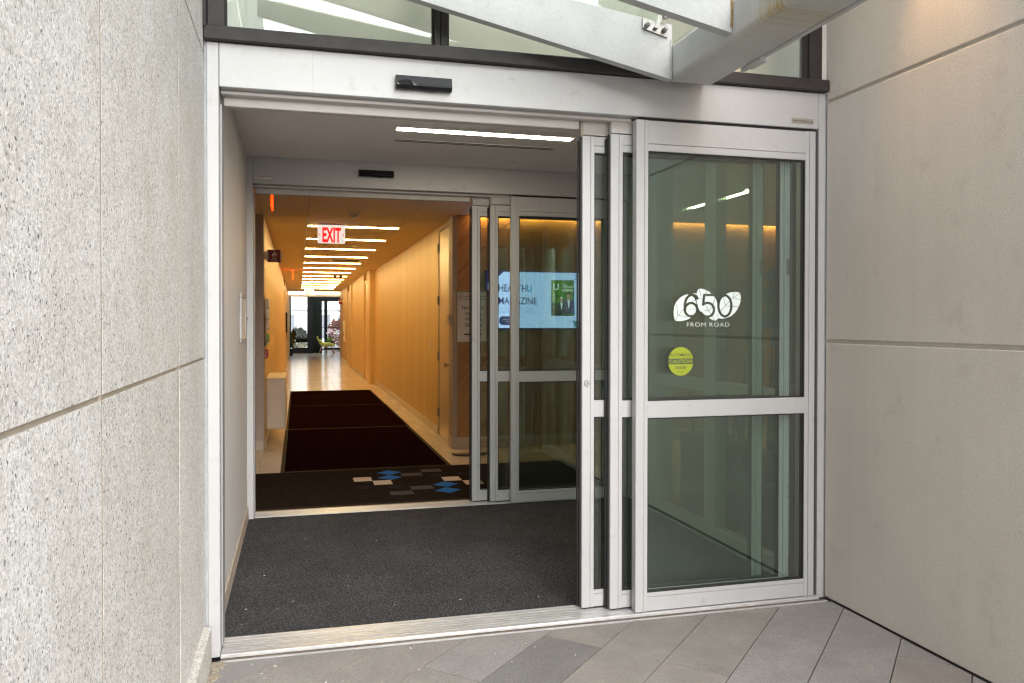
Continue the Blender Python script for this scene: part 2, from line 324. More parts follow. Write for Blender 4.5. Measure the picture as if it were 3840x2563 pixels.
# ------------------------------------------------------------------ mesh helpers
class MB:
    def __init__(s): s.v = []; s.f = []; s.smooth = False
    def add(s, vs, fs):
        b = len(s.v); s.v += [tuple(p) for p in vs]; s.f += [tuple(i+b for i in q) for q in fs]; return s
    def box(s, x0, x1, y0, y1, z0, z1, c=0.0):
        if c <= 0:
            vs = [(x, y, z) for z in (z0, z1) for y in (y0, y1) for x in (x0, x1)]
            return s.add(vs, [(0, 2, 3, 1), (4, 5, 7, 6), (0, 1, 5, 4), (2, 6, 7, 3), (0, 4, 6, 2), (1, 3, 7, 5)])
        lo = (x0, y0, z0); hi = (x1, y1, z1)
        c = min(c, *(0.45*(hi[i]-lo[i]) for i in range(3)))
        vs = []; idx = {}
        for sx in (0, 1):
            for sy in (0, 1):
                for sz in (0, 1):
                    sg = (sx, sy, sz)
                    for a in range(3):
                        p = []
                        for k in range(3):
                            e = hi[k] if sg[k] else lo[k]
                            p.append(e if k == a else e + (-c if sg[k] else c))
                        idx[(sg, a)] = len(vs); vs.append(p)
        fs = []
        for a in range(3):
            b, d = (a+1) % 3, (a+2) % 3
            for sa in (0, 1):
                q = []
                for sb, sdd in ((0, 0), (1, 0), (1, 1), (0, 1)):
                    g = [0, 0, 0]; g[a] = sa; g[b] = sb; g[d] = sdd; q.append(idx[(tuple(g), a)])
                fs.append(q)
            for sb in (0, 1):
                for sdd in (0, 1):
                    g0 = [0, 0, 0]; g0[b] = sb; g0[d] = sdd; g1 = list(g0); g1[a] = 1
                    fs.append([idx[(tuple(g0), b)], idx[(tuple(g1), b)], idx[(tuple(g1), d)], idx[(tuple(g0), d)]])
        for sx in (0, 1):
            for sy in (0, 1):
                for sz in (0, 1):
                    fs.append([idx[((sx, sy, sz), a)] for a in range(3)])
        return s.add(vs, fs)
    def prism(s, poly, axis, a, b):
        """poly: 2-D points in the two other axes (x,y,z order) extruded along axis from a to b"""
        n = len(poly); vs = []
        for t in (a, b):
            for p in poly:
                q = list(p); q.insert(axis, t); vs.append(q)
        fs = [tuple(range(n)), tuple(range(2*n-1, n-1, -1))]
        for i in range(n):
            j = (i+1) % n; fs.append((i, j, n+j, n+i))
        return s.add(vs, fs)
    def cyl(s, p0, p1, r0, r1=None, n=14):
        r1 = r0 if r1 is None else r1
        p0 = Vector(p0); p1 = Vector(p1); d = (p1-p0).normalized()
        a = d.orthogonal().normalized(); b = d.cross(a)
        vs = []
        for p, rr in ((p0, r0), (p1, r1)):
            for i in range(n):
                t = 2*math.pi*i/n; vs.append(p+a*math.cos(t)*rr+b*math.sin(t)*rr)
        fs = [tuple(range(n))[::-1], tuple(range(n, 2*n))]
        for i in range(n):
            j = (i+1) % n; fs.append((i, j, n+j, n+i))
        s.smooth = True
        return s.add(vs, fs)
    def tube(s, pts, r, n=8):
        for a, b in zip(pts, pts[1:]): s.cyl(a, b, r, n=n)
        return s
    def dome(s, c, r, h, n=16, m=5, down=True):
        vs = []; fs = []; sg = -1 if down else 1
        for k in range(m):
            t = k/m*math.pi/2
            for i in range(n):
                p = 2*math.pi*i/n
                vs.append((c[0]+r*math.cos(t)*math.cos(p), c[1]+r*math.cos(t)*math.sin(p), c[2]+sg*h*math.sin(t)))
        vs.append((c[0], c[1], c[2]+sg*h))
        for k in range(m-1):
            for i in range(n):
                j = (i+1) % n; fs.append((k*n+i, k*n+j, (k+1)*n+j, (k+1)*n+i))
        for i in range(n): fs.append(((m-1)*n+i, (m-1)*n+(i+1) % n, m*n))
        s.smooth = True
        return s.add(vs, fs)
    def blade(s, base, tip, wd, nrm=(0, 0, 1), bend=0.0, segs=3):
        b = Vector(base); t = Vector(tip); d = t-b; side = d.cross(Vector(nrm))
        side = side.normalized() if side.length > 1e-6 else Vector((1, 0, 0))
        vs = []
        for k in range(segs+1):
            q = k/segs; p = b+d*q + Vector((0, 0, -bend*q*q)); ww = wd*(1-q**2)*0.5+0.0005
            vs += [p-side*ww, p+side*ww]
        return s.add(vs, [(2*k, 2*k+1, 2*k+3, 2*k+2) for k in range(segs)])

def mesh_of(name, mb, mat, org=(0, 0, 0)):
    me = bpy.data.meshes.new(name)
    o = Vector(org)
    me.from_pydata([tuple(Vector(p)-o) for p in mb.v], [], mb.f)
    bm = bmesh.new(); bm.from_mesh(me); bmesh.ops.recalc_face_normals(bm, faces=bm.faces); bm.to_mesh(me); bm.free()
    if mb.smooth:
        for p in me.polygons: p.use_smooth = True
        me.set_sharp_from_angle(angle=rad(38))
    me.materials.append(MATS[mat])
    return me
def link(name, me, parent=None, loc=(0, 0, 0)):
    o = bpy.data.objects.new(name, me); COL.objects.link(o); o.location = loc
    if parent is not None: o.parent = parent
    return o
ORG = {}
class Thing:
    def __init__(s, name, label=None, cat=None, org=(0, 0, 0), group=None, kind=None):
        s.o = bpy.data.objects.new(name, None); COL.objects.link(s.o); s.o.location = org; s.org = Vector(org)
        s.o.empty_display_size = 0.1
        if label: s.o['label'] = label
        if cat: s.o['category'] = cat
        if group: s.o['group'] = group
        if kind: s.o['kind'] = kind
    def part(s, name, mb, mat, parent=None, label=None, kind=None):
        o = link(name, mesh_of(name, mb, mat, s.org), parent or s.o)
        if label: o['label'] = label
        if kind: o['kind'] = kind
        return o
def single(name, mb, mat, label, cat, org=(0, 0, 0), group=None, kind=None):
    o = link(name, mesh_of(name, mb, mat, org), None, org)
    if label: o['label'] = label
    if cat: o['category'] = cat
    if group: o['group'] = group
    if kind: o['kind'] = kind
    return o
def structure(name, mb, mat, parent=None):
    o = link(name, mesh_of(name, mb, mat), parent)
    if parent is None: o['kind'] = 'structure'
    return o
def copy_tree(src, loc, label=None):
    def rec(o, par):
        c = o.copy(); COL.objects.link(c)
        if par is not None: c.parent = par
        for ch in list(o.children): rec(ch, c)
        return c
    n = rec(src, None); n.location = loc
    if label: n['label'] = label
    return n

# text, facing -Y by default, with lower-left (or centre) at (x, z) on plane y
def text_mb(txt, x, y, z, h, align='LEFT', width=None, face='-Y', bold=0.0, shear=0.0, thick=0.0006, spacing=1.0):
    cu = bpy.data.curves.new("t", 'FONT'); cu.body = txt; cu.size = 1.0; cu.align_x = align; cu.extrude = 0.0
    cu.offset = bold; cu.shear = shear; cu.resolution_u = 3; cu.space_character = spacing
    ob = bpy.data.objects.new("t", cu); COL.objects.link(ob)
    bpy.context.view_layer.update()
    dg = bpy.context.evaluated_depsgraph_get()
    me = bpy.data.meshes.new_from_object(ob.evaluated_get(dg))
    vs = [tuple(v.co) for v in me.vertices]; fs = [tuple(p.vertices) for p in me.polygons]
    bpy.data.objects.remove(ob); bpy.data.meshes.remove(me); bpy.data.curves.remove(cu)
    k = h/0.70
    xs = [p[0] for p in vs]; W = (max(xs)-min(xs))*k if xs else 1
    kx = k*(width/W) if width else k
    mb = MB(); out = []
    for p in vs:
        a, b = p[0]*kx, p[1]*k
        if face == '-Y': out.append((x+a, y, z+b))
        elif face == '+X': out.append((x, y+a, z+b))
        elif face == '-X': out.append((x, y-a, z+b))
    mb.add(out, fs)
    return mb

def clip_poly(poly, x0, x1, y0, y1):
    def cut(P, ins, inter):
        out = []
        for i in range(len(P)):
            a, b = P[i-1], P[i]
            if ins(b):
                if not ins(a): out.append(inter(a, b))
                out.append(b)
            elif ins(a): out.append(inter(a, b))
        return out
    def ix(v): return lambda a, b: (v, a[1]+(b[1]-a[1])*(v-a[0])/(b[0]-a[0]))
    def iy(v): return lambda a, b: (a[0]+(b[0]-a[0])*(v-a[1])/(b[1]-a[1]), v)
    P = poly
    for ins, it in ((lambda p: p[0] >= x0, ix(x0)), (lambda p: p[0] <= x1, ix(x1)), (lambda p: p[1] >= y0, iy(y0)), (lambda p: p[1] <= y1, iy(y1))):
        P = cut(P, ins, it)
        if len(P) < 3: return []
    out = []
    for p in P:
        if not out or (abs(p[0]-out[-1][0])+abs(p[1]-out[-1][1])) > 1e-4: out.append(p)
    if len(out) > 2 and abs(out[0][0]-out[-1][0])+abs(out[0][1]-out[-1][1]) < 1e-4: out.pop()
    return out if len(out) > 2 else []

# ================================================================== SETTING OUTSIDE
XL, XR = -0.387, 2.684                 # faces of the two side walls
structure('ground', MB().add([(-250, -250, -0.09), (250, -250, -0.09), (250, 250, -0.09), (-250, 250, -0.09)], [(0, 1, 2, 3)]), 'ground')
pave = structure('pavement', MB().box(XL-0.2, XR+0.2, -12, 0.05, -0.088, -0.016), 'dark_gap')
PC = 0.4045; P0 = 0.01; PL = 1.6
npv = 0; far_pv = MB()
for k in range(-12, 34):
    c0 = P0+PC*(k); c1 = c0+PC
    off = 0.19 if k % 2 == 0 else 0.985
    for j in range(-9, 4):
        s0 = off+PL*j; s1 = s0+PL
        g = 0.0035
        quad = [((c+s)/2, (s-c)/2) for c, s in ((c0+g, s0+g), (c1-g, s0+g), (c1-g, s1-g), (c0+g, s1-g))]
        P = clip_poly(quad, XL+0.03, XR-0.0045, -11.5, -0.062)
        if not P: continue
        cy = sum(p[1] for p in P)/len(P)
        zt = random.uniform(-0.0012, 0.0012)
        if cy < -2.6:
            far_pv.prism(P, 2, -0.05, zt); continue
        rr = random.random()
        mt = 'paver_warm' if rr < 0.6 else 'paver_grey'
        if k == 3 and j == 0 - 1: mt = 'paver_dark'
        if k == -1: mt = 'paver_grey'
        o = link('paver', mesh_of('paver', MB().prism(P, 2, -0.05, zt), mt), pave)
        npv += 1
o = link('paver', mesh_of('paver', far_pv, 'paver_warm'), pave); o['kind'] = 'stuff'

# granite wall on the left: blocks with recessed tan joints, dark plinth stone at its foot
T = Thing('granite_wall', 'speckled pale granite block wall running along the left of the doorway', 'wall', (XL, 0, 0))
T.part('joint_bed', MB().box(XL-0.30, XL-0.006, -9, -0.001, -0.08, 5.0), 'mortar_tan')
for yj in (-0.765, -1.875, -2.985, -4.095, -5.2, -6.3, -7.4):
    T.part('mortar_joint', MB().box(XL-0.0062, XL-0.0008, yj-0.0075, yj+0.0075, -0.05, 5.0), 'mortar_tan')
ye = [0.0, -0.765, -1.875, -2.985, -4.095, -5.2, -6.3, -7.4, -8.6]; ze = [0.0, 1.295, 2.600, 3.90, 5.0]
for i in range(len(ye)-1):
    for j in range(len(ze)-1):
        a = 0.0 if i == 0 else 0.007
        dz0 = 0.006 if j else -0.05
        T.part('granite_block', MB().box(XL-0.28, XL+random.uniform(-0.0004, 0.0006), ye[i+1]+0.007, ye[i]-a, ze[j]+dz0, ze[j+1]-0.006, 0.0), 'granite')
T.part('plinth_stone', MB().box(XL-0.01, XL+0.030, -2.3, -0.045, -0.05, 0.155, 0.004), 'granite_plinth')
T.part('plinth_stone', MB().box(XL-0.01, XL+0.030, -6.0, -2.306, -0.05, 0.155, 0.004), 'granite_plinth')

# beige rendered wall on the right with two reveals
T = Thing('rendered_wall', 'beige rendered wall with grooved joints to the right of the glass door', 'wall', (XR, 0, 0))
zb = [0.004, 1.352, 2.603, 4.0, 5.0]
T.part('reveal_back', MB().box(XR+0.014, XR+0.30, -3.3, -0.002, 0.0, 5.0), 'stucco')
for j in range(4):
    z0 = zb[j]+(0.009 if j else 0.004); z1 = zb[j+1]-0.009
    T.part('render_panel', MB().box(XR, XR+0.05, -3.3, 0.0, z0, z1, 0.004), 'stucco')
T.part('base_gap', MB().box(XR-0.003, XR+0.02, -3.3, -0.06, -0.04, 0.003), 'dark_gap')

# ================================================================== ENTRANCE: sliding door sets
def rect_panel(T, name, x0, x1, yf, yb, z0, z1, lst=0.065, label=None, hanger=True, lead=True, lock=False, fixed=False, plates=True):
    """one sliding or fixed leaf: stiles = the part, rails / panes / strips its sub-parts"""
    rs = 0.058
    mb = MB()
    mb.box(x0, x0+lst*0.68, yf, yb, z0, z1, 0.0025); mb.box(x0+lst*0.68+0.0012, x0+lst, yf+0.003, yb-0.003, z0, z1, 0.0015)
    mb.box(x1-rs*0.6, x1, yf, yb, z0, z1, 0.0025); mb.box(x1-rs, x1-rs*0.6-0.0012, yf+0.003, yb-0.003, z0, z1, 0.0015)
    p = T.part(name, mb, 'aluminium', label=label)
    a, b = x0+lst*0.70, x1-rs*0.62
    ga, gb = x0+lst, x1-rs
    def rail(nm, za, zc): T.part(nm, MB().box(a, b, yf+0.0045, yb-0.0045, za, zc, 0.002), 'aluminium', p)
    top_in = 2.295
    rail('top_rail', top_in+0.036, z1-0.001)
    rail('glazing_bead', top_in, top_in+0.0345)
    rail('mid_rail', 0.977, 1.061)
    rail('bottom_rail', z0+0.001, 0.088)
    rail('glazing_bead', 0.0895, 0.110)
    ym = (yf+yb)/2
    for za, zc in ((0.110, 0.977), (1.061, top_in)):
        T.part('glass_pane', MB().box(ga-0.004, gb+0.004, ym-0.010, ym+0.010, za, zc), 'door_glass', p)
        g = MB()
        g.box(ga-0.001, ga+0.005, ym-0.0155, ym+0.0155, za, zc); g.box(gb-0.005, gb+0.001, ym-0.0155, ym+0.0155, za, zc)
        g.box(ga+0.006, gb-0.006, ym-0.0155, ym+0.0155, za, za+0.005); g.box(ga+0.006, gb-0.006, ym-0.0155, ym+0.0155, zc-0.006, zc)
        T.part('gasket', g, 'rubber', p)
    T.part('brush_strip', MB().box(x1+0.001, x1+0.011, yf+0.012, yb-0.012, z0, z1-0.01), 'rubber', p)
    if not fixed:
        T.part('hanger_cover', MB().box(x0+0.004, x1-0.02, yf+0.004, yb-0.002, z1+0.004, 2.452, 0.002), 'track_metal', p)
        T.part('brush_strip', MB().box(x0+0.01, x1-0.02, yf+0.008, yb-0.008, 0.006, z0-0.001), 'rubber', p)
        if plates:
            T.part('latch_plate', MB().box(x1-0.020, x1-0.002, yf-0.004, yf-0.0005, 1.70, 1.785, 0.002), 'stainless', p)
            for zz in (1.715, 1.77): T.part('screw', MB().cyl((x1-0.011, yf-0.006, zz), (x1-0.011, yf-0.003, zz), 0.004, n=8), 'stainless', p)
            for zz in (0.58, 0.53): T.part('rivet', MB().cyl((x1-0.012, yf-0.003, zz), (x1-0.012, yf+0.001, zz), 0.005, n=8), 'stainless', p)
    if lead:
        T.part('weather_strip', MB().box(x0-0.007, x0-0.001, yf+0.014, yb-0.010, z0, z1-0.004).box(x0-0.013, x0-0.0075, yb-0.008, yb+0.006, z0, z1-0.02), 'rubber', p)
    if lock:
        T.part('lock_cylinder', MB().cyl((x0+0.027, yf-0.006, 1.146), (x0+0.027, yf+0.002, 1.146), 0.0155, 0.0175, 20).cyl((x0+0.027, yf-0.009, 1.146), (x0+0.027, yf-0.004, 1.146), 0.0095, n=16), 'stainless', p)
        T.part('keyway', MB().box(x0+0.0258, x0+0.0282, yf-0.0102, yf-0.0085, 1.140, 1.154), 'rubber', p)
    return p

def door_set(name, label, yb, dx, xs, jl, thresh_front):
    T = Thing(name, label, 'automatic door', (1.15, yb, 0))
    xl = -0.326+dx; xr = 2.637
    T.part('jamb', MB().box(xl-0.049, xl, yb, yb+0.20, 0.001, 2.6495, 0.0025), 'aluminium')
    T.part('jamb', MB().box(xr, xr+0.038, yb, yb+0.20, 0.001, 2.6495, 0.0025), 'aluminium')
    T.part('header', MB().box(xl+0.0012, xr-0.0012, yb, yb+0.20, 2.461, 2.6495, 0.003), 'aluminium')
    T.part('track_cover', MB().box(xl+0.003, xs[0]-0.003, yb+0.050, yb+0.098, 2.4435, 2.460, 0.002), 'track_metal')
    T.part('track_cover', MB().box(xl+0.012, xs[2]-0.020, yb+0.100, yb+0.150, 2.404, 2.459, 0.003), 'track_metal')
    T.part('jamb_channel', MB().box(xl+0.0005, xl+0.007, yb+0.06, yb+0.16, 0.03, 2.40), 'aluminium_dark')
    # floor track: ridged metal sill
    th = MB(); gv = MB(); y = yb-0.053
    prof = [(0.012, 0.006), (0.003, 0.003), (0.011, 0.009), (0.003, 0.006), (0.012, 0.012), (0.028, 0.0155), (0.007, 0.010), (0.012, 0.0165), (0.012, 0.011), (0.022, 0.0165), (0.007, 0.009), (0.016, 0.017), (0.014, 0.011), (0.022, 0.0165), (0.010, 0.008), (0.020, 0.018), (0.009, 0.010), (0.012, 0.018), (0.010, 0.012)]
    for wd, h in prof:
        if y >= thresh_front-1e-6: (gv if h < 0.0111 and y > yb-0.04 else th).box(xl+0.003, xr+0.03 if y < yb-0.03 else xr-0.003, y, y+wd, -0.02, h-(0.004 if h < 0.0111 else 0))
        y += wd
    T.part('threshold', th, 'threshold_metal')
    T.part('threshold_groove', gv, 'groove_shade')
    fixed = rect_panel(T, 'fixed_panel', xs[0], 2.614, yb-0.006, yb+0.042, 0.018, 2.446, fixed=True, lead=False)
    rect_panel(T, 'sliding_panel', xs[1], xs[1]+1.010, yb+0.058, yb+0.100, 0.024, 2.383)
    inner = rect_panel(T, 'sliding_panel', xs[2], xs[2]+1.010, yb+0.108, yb+0.150, 0.024, 2.377, lock=(yb < 1))
    T.part('jamb_gap', MB().box(2.6155, xr-0.001, yb+0.030, yb+0.05, 0.01, 2.455), 'dark_gap')
    T.part('head_gap', MB().box(xs[0]+0.02, 2.61, yb+0.012, yb+0.030, 2.447, 2.4605), 'dark_gap')
    return T, fixed

OUT, fixed_out = door_set('automatic_door', 'white aluminium telescopic sliding door standing open at the front of the entrance', 0.0, 0.0, (1.605, 1.4965, 1.366), 0, -0.06)
OUT.part('header_seam', MB().box(0.066, 0.0676, -0.0006, 0.001, 2.464, 2.647), 'aluminium_dark')
OUT.part('maker_plate', MB().box(2.474, 2.602, -0.0025, -0.0005, 2.484, 2.511, 0.0008), 'plate_metal')
OUT.part('maker_lettering', text_mb('dormakaba', 2.480, -0.0029, 2.4915, 0.0125, width=0.098), 'ink')
OUT.part('maker_emblem', MB().prism([(2.583, 2.491), (2.590, 2.494), (2.597, 2.501), (2.597, 2.491)], 1, -0.0031, -0.0028), 'ink')
OUT.part('caulk_joint', MB().box(XL+0.001, -0.3752, 0.004, 0.05, 0.0, 2.65), 'caulk')
OUT.part('caulk_joint', MB().box(2.6755, XR+0.010, 0.012, 0.05, 0.0, 2.65), 'caulk')
# glass lettering on the fixed leaf: leaves with the numerals cut out
def leaf_logo():
    L1 = [(395,635),(383,580),(380,530),(388,470),(410,420),(445,375),(490,342),(530,328),(580,335),(620,370),(645,430),(650,500),(640,555),(588,598),(540,625),(490,640),(440,645)]
    L2 = [(605,312),(645,318),(655,285),(668,260),(700,257),(755,272),(800,298),(845,340),(875,385),(892,440),(892,520),(885,580),(905,612),(893,615),(872,637),(835,630),(780,600),(735,560),(700,525),(690,535),(672,500),(655,440),(635,350)]
    L3 = [(995,318),(1040,298),(1100,290),(1150,298),(1162,308),(1170,360),(1165,410),(1145,470),(1110,530),(1060,578),(1000,605),(940,615),(900,605),(888,560),(890,480),(905,400),(940,350)]
    def ell(cx, cy, rx, ry, a0, a1, n=30): return [(cx+rx*math.cos(rad(a0+(a1-a0)*i/n)), cy-ry*math.sin(rad(a0+(a1-a0)*i/n))) for i in range(n+1)]
    strokes = [ell(582, 508, 72, 79, 0, 360), [(656, 374)]+[(640, 345), (610, 333), (575, 336), (545, 355), (522, 390), (510, 440), (508, 510)],
               [(845, 331), (735, 331), (722, 448)], ell(775, 508, 76, 82, 122, -112), ell(980, 460, 77, 126, 0, 360)]
    veins = [[(395, 635), (470, 530), (600, 410), (640, 385)], [(415, 440), (428, 572), (540, 598)], [(520, 500), (640, 500)], [(672, 265), (700, 345)], [(760, 275), (755, 310)], [(860, 370), (830, 480), (790, 520), (735, 515)], [(740, 440), (860, 630)], [(930, 525), (1060, 370), (1160, 310)], [(960, 350), (985, 460), (1165, 470)], [(1090, 295), (1075, 365), (1165, 382)], [(655, 375), (710, 380)]]
    step = 3.0
    X0, X1, Y0, Y1 = 372, 1178, 250, 652
    xs = np.arange(X0, X1, step)+step/2; ys = np.arange(Y0, Y1, step)+step/2
    gx, gy = np.meshgrid(xs, ys)
    def inside(P):
        res = np.zeros(gx.shape, bool); n = len(P)
        for i in range(n):
            x1, y1 = P[i]; x2, y2 = P[(i+1) % n]
            if y1 == y2: continue
            cond = ((y1 > gy) != (y2 > gy)) & (gx < (x2-x1)*(gy-y1)/(y2-y1)+x1)
            res ^= cond
        return res
    def near(P, d):
        res = np.zeros(gx.shape, bool)
        for (x1, y1), (x2, y2) in zip(P, P[1:]):
            dx, dy = x2-x1, y2-y1; L = dx*dx+dy*dy+1e-9
            t = np.clip(((gx-x1)*dx+(gy-y1)*dy)/L, 0, 1)
            res |= (gx-x1-t*dx)**2+(gy-y1-t*dy)**2 < d*d
        return res
    M = inside(L1) | inside(L2) | inside(L3)
    for s in strokes: M &= ~near(s, 14.5)
    for s in veins: M &= ~near(s, 2.4)
    mb = MB(); kx = 0.375/790; kz = 0.000423
    fx = lambda p: 1.811+(p-378)*kx
    fz = lambda q: 1.620-(q-258)*kz
    for j in range(len(ys)):
        i = 0; row = M[j]
        while i < len(xs):
            if row[i]:
                k = i
                while k < len(xs) and row[k]: k += 1
                a, b = fx(X0+i*step), fx(X0+k*step); c, d = fz(Y0+j*step), fz(Y0+(j+1)*step)
                mb.add([(a, YD, d), (b, YD, d), (b, YD, c), (a, YD, c)], [(0, 1, 2, 3)])
                i = k
            else: i += 1
    return mb
YD = 0.018-0.0118
OUT.part('leaf_emblem', leaf_logo(), 'vinyl_white', fixed_out)
OUT.part('street_lettering', text_mb('FROM ROAD', 1.882, YD, 1.429, 0.0215, width=0.236, spacing=1.15, bold=-0.012), 'vinyl_white', fixed_out)
cs = MB(); n = 40; cs.add([(1.852+0.069*math.cos(2*math.pi*i/n), YD, 1.2555+0.0715*math.sin(2*math.pi*i/n)) for i in range(n)], [tuple(range(n))])
OUT.part('caution_sticker', cs, 'vinyl_green', fixed_out)
OUT.part('caution_band', MB().add([(1.784, YD-0.0008, 1.2415), (1.920, YD-0.0008, 1.2415), (1.920, YD-0.0008, 1.270), (1.784, YD-0.0008, 1.270)], [(0, 1, 2, 3)]), 'vinyl_dark', fixed_out)
OUT.part('caution_lettering', text_mb('CAUTION', 1.852, YD-0.0016, 1.2465, 0.0185, 'CENTER', 0.122, bold=0.012), 'vinyl_green', fixed_out)
OUT.part('caution_lettering', text_mb('AUTOMATIC', 1.852, YD-0.0012, 1.281, 0.0145, 'CENTER', 0.116, bold=0.008), 'vinyl_dark', fixed_out)
OUT.part('caution_lettering', text_mb('DOOR', 1.852, YD-0.0012, 1.217, 0.0145, 'CENTER', 0.058, bold=0.008), 'vinyl_dark', fixed_out)
OUT.part('caution_lettering', MB().box(1.832, 1.870, YD-0.0014, YD-0.0010, 1.2015, 1.2035), 'vinyl_dark', fixed_out)

INN, fixed_in = door_set('automatic_door', 'inner sliding door at the back of the vestibule with two half open leaves', 2.5, 0.012, (1.632, 1.476, 1.340), 0, 2.50)
INN.part('notice_plate', MB().box(-0.311, -0.171, 2.4972, 2.4995, 2.487, 2.514, 0.002), 'ink')
INN.part('notice_plate', MB().box(-0.308, -0.174, 2.4960, 2.4971, 2.490, 2.511), 'paper')
INN.part('notice_lettering', text_mb('AUTOMATIC DOOR', -0.241, 2.4956, 2.4945, 0.0125, 'CENTER', 0.122), 'ink')

def wave_sensor(name, label, x0, x1, yf, z0, z1, bodymat):
    T = Thing(name, label, 'motion sensor', ((x0+x1)/2, yf, z0))
    h = z1-z0; d = 0.042
    prof = [(yf-0.001, z0+0.004), (yf-0.030, z0), (yf-d, z0+0.014), (yf-d, z0+h*0.35), (yf-d+0.010, z1-0.004), (yf-0.001, z1)]
    T.part('housing', MB().prism(prof, 0, x0, x1), bodymat)
    # lower black lens with a wave-shaped upper edge
    lens = MB(); N = 26; top = []; bot = []
    for i in range(N+1):
        t = i/N; x = x0+0.002+(x1-x0-0.004)*t
        zz = z0+h*(0.22+0.42*math.exp(-((t-0.16)/0.17)**2)+0.02*(1-t))
        yy = yf-d-0.0012 if zz < z0+h*0.35 else yf-d+0.010*(zz-z0-h*0.35)/(h*0.65)-0.0012
        top.append((x, yy, zz)); bot.append((x, yf-d-0.0012, z0+0.015))
    vs = top+bot
    fs = [(i, i+1, N+2+i, N+1+i) for i in range(N)]
    lens.add(vs, fs); T.part('lens', lens, 'sensor_gloss')
    T.part('end_cap', MB().prism([(p[0], p[1]) for p in prof], 0, x0-0.003, x0-0.0003), 'sensor_black')
    T.part('end_cap', MB().prism([(p[0], p[1]) for p in prof], 0, x1+0.0003, x1+0.003), 'sensor_black')
    T.part('sensor_window', MB().box(x0+(x1-x0)*0.52, x0+(x1-x0)*0.70, yf-0.029, yf-0.010, z0-0.0015, z0+0.006), 'ink')
    return T
wave_sensor('motion_sensor', 'black wave fronted motion sensor on the white header above the open doorway', 0.432, 0.680, 0.0, 2.502, 2.566, 'sensor_black')
wave_sensor('motion_sensor', 'small black motion sensor over the inner sliding door', 0.448, 0.702, 2.5, 2.543, 2.597, 'sensor_black')

# transom window over the door
T = Thing('transom_window', 'pale green transom glazing in black frames above the white door header', 'window', (1.15, 0, 2.65))
T.part('sill', MB().box(XL+0.001, XR-0.004, -0.030, 0.06, 2.6515, 2.713, 0.005), 'bronze')
T.part('frame', MB().box(-0.372, -0.300, 0.0, 0.09, 2.7135, 4.10, 0.003), 'bronze')
T.part('frame', MB().box(2.580, 2.655, 0.0, 0.09, 2.7135, 4.10, 0.003), 'bronze')
T.part('mullion', MB().box(0.609, 0.636, 0.0, 0.09, 2.7135, 4.10, 0.002).box(0.6385, 0.671, 0.004, 0.09, 2.7135, 4.10, 0.002), 'bronze')
T.part('gasket', MB().box(-0.2995, -0.292, 0.02, 0.05, 2.7135, 4.1).box(0.600, 0.6085, 0.02, 0.05, 2.7135, 4.1).box(0.6715, 0.679, 0.02, 0.05, 2.7135, 4.1).box(2.552, 2.5795, 0.02, 0.05, 2.7135, 4.1), 'rubber')
T.part('glass_pane', MB().box(-0.2915, 0.5995, 0.030, 0.045, 2.7135, 4.10), 'transom_glass')
T.part('glass_pane', MB().box(0.6795, 2.5515, 0.030, 0.045, 2.7135, 4.10), 'transom_glass')
T.part('corner_flashing', MB().box(XL+0.0005, -0.3725, -0.036, 0.05, 2.70, 4.0, 0.004), 'bronze')
T.part('edge_trim', MB().box(2.6555, XR+0.02, 0.01, 0.05, 2.7135, 4.10), 'white_paint')
structure('wall_upper', MB().box(XL-0.3, XR+0.3, 0.0, 0.35, 4.101, 5.2), 'stucco')
structure('wall_behind_transom', MB().box(-0.42, 2.75, 0.32, 0.42, 2.78, 4.1), 'spandrel')

# canopy: box beam, two sloping ribs, glass and clamp fittings
T = Thing('entrance_canopy', 'pale grey steel and glass canopy reaching over the doorway', 'canopy', (1.85, -0.1, 2.61))
bx0, bx1, bz0, bz1 = 1.728, 1.973, 2.612, 2.781
rr = 0.026
pr = []
for cx, cz, a0 in ((bx1-rr, bz0+rr, -90), (bx1-rr, bz1-rr, 0), (bx0+rr, bz1-rr, 90), (bx0+rr, bz0+rr, 180)):
    for i in range(6): t = rad(a0+90*i/5); pr.append((cx+rr*math.cos(t), cz+rr*math.sin(t)))
mb = MB().prism(pr, 1, -4.4, -0.10); mb.smooth = True
T.part('main_beam', mb, 'steel_stained')
def rib(y0, y1, xa=1.7265, xb=-0.20, dz=0.0):
    zb = lambda x: 2.6125+dz+(1.71-x)*0.2105; zt = lambda x: 2.870+(1.716-x)*0.139
    xs_ = [xa, 1.2, 0.6, xb]
    return MB().prism([(x, zb(x)) for x in xs_]+[(x, zt(x)) for x in reversed(xs_)], 1, y0, y1)
T.part('rib', rib(-0.140, -0.092), 'steel_paint')
T.part('rib', rib(-0.694, -0.644, dz=0.031), 'steel_paint')
T.part('rib', rib(-1.55, -1.50, dz=0.031), 'steel_paint')
wz = MB()
for i in range(40):
    z = 2.622+i*0.0062
    if z > 2.79: break
    q = random.uniform(0.003, 0.0065); wz.box(1.7195-q*0.5, 1.7195+q*0.7, -0.1405-q, -0.1395, z-0.003, z+0.0035)
T.part('weld_bead', wz, 'steel_weld')
wz2 = MB()
for i in range(30):
    z = 2.668+i*0.007; q = random.uniform(0.0015, 0.004); wz2.box(1.7225-q, 1.7225+q, -0.697-q, -0.6938, z-0.004, z+0.004)
T.part('weld_bead', wz2, 'rust')
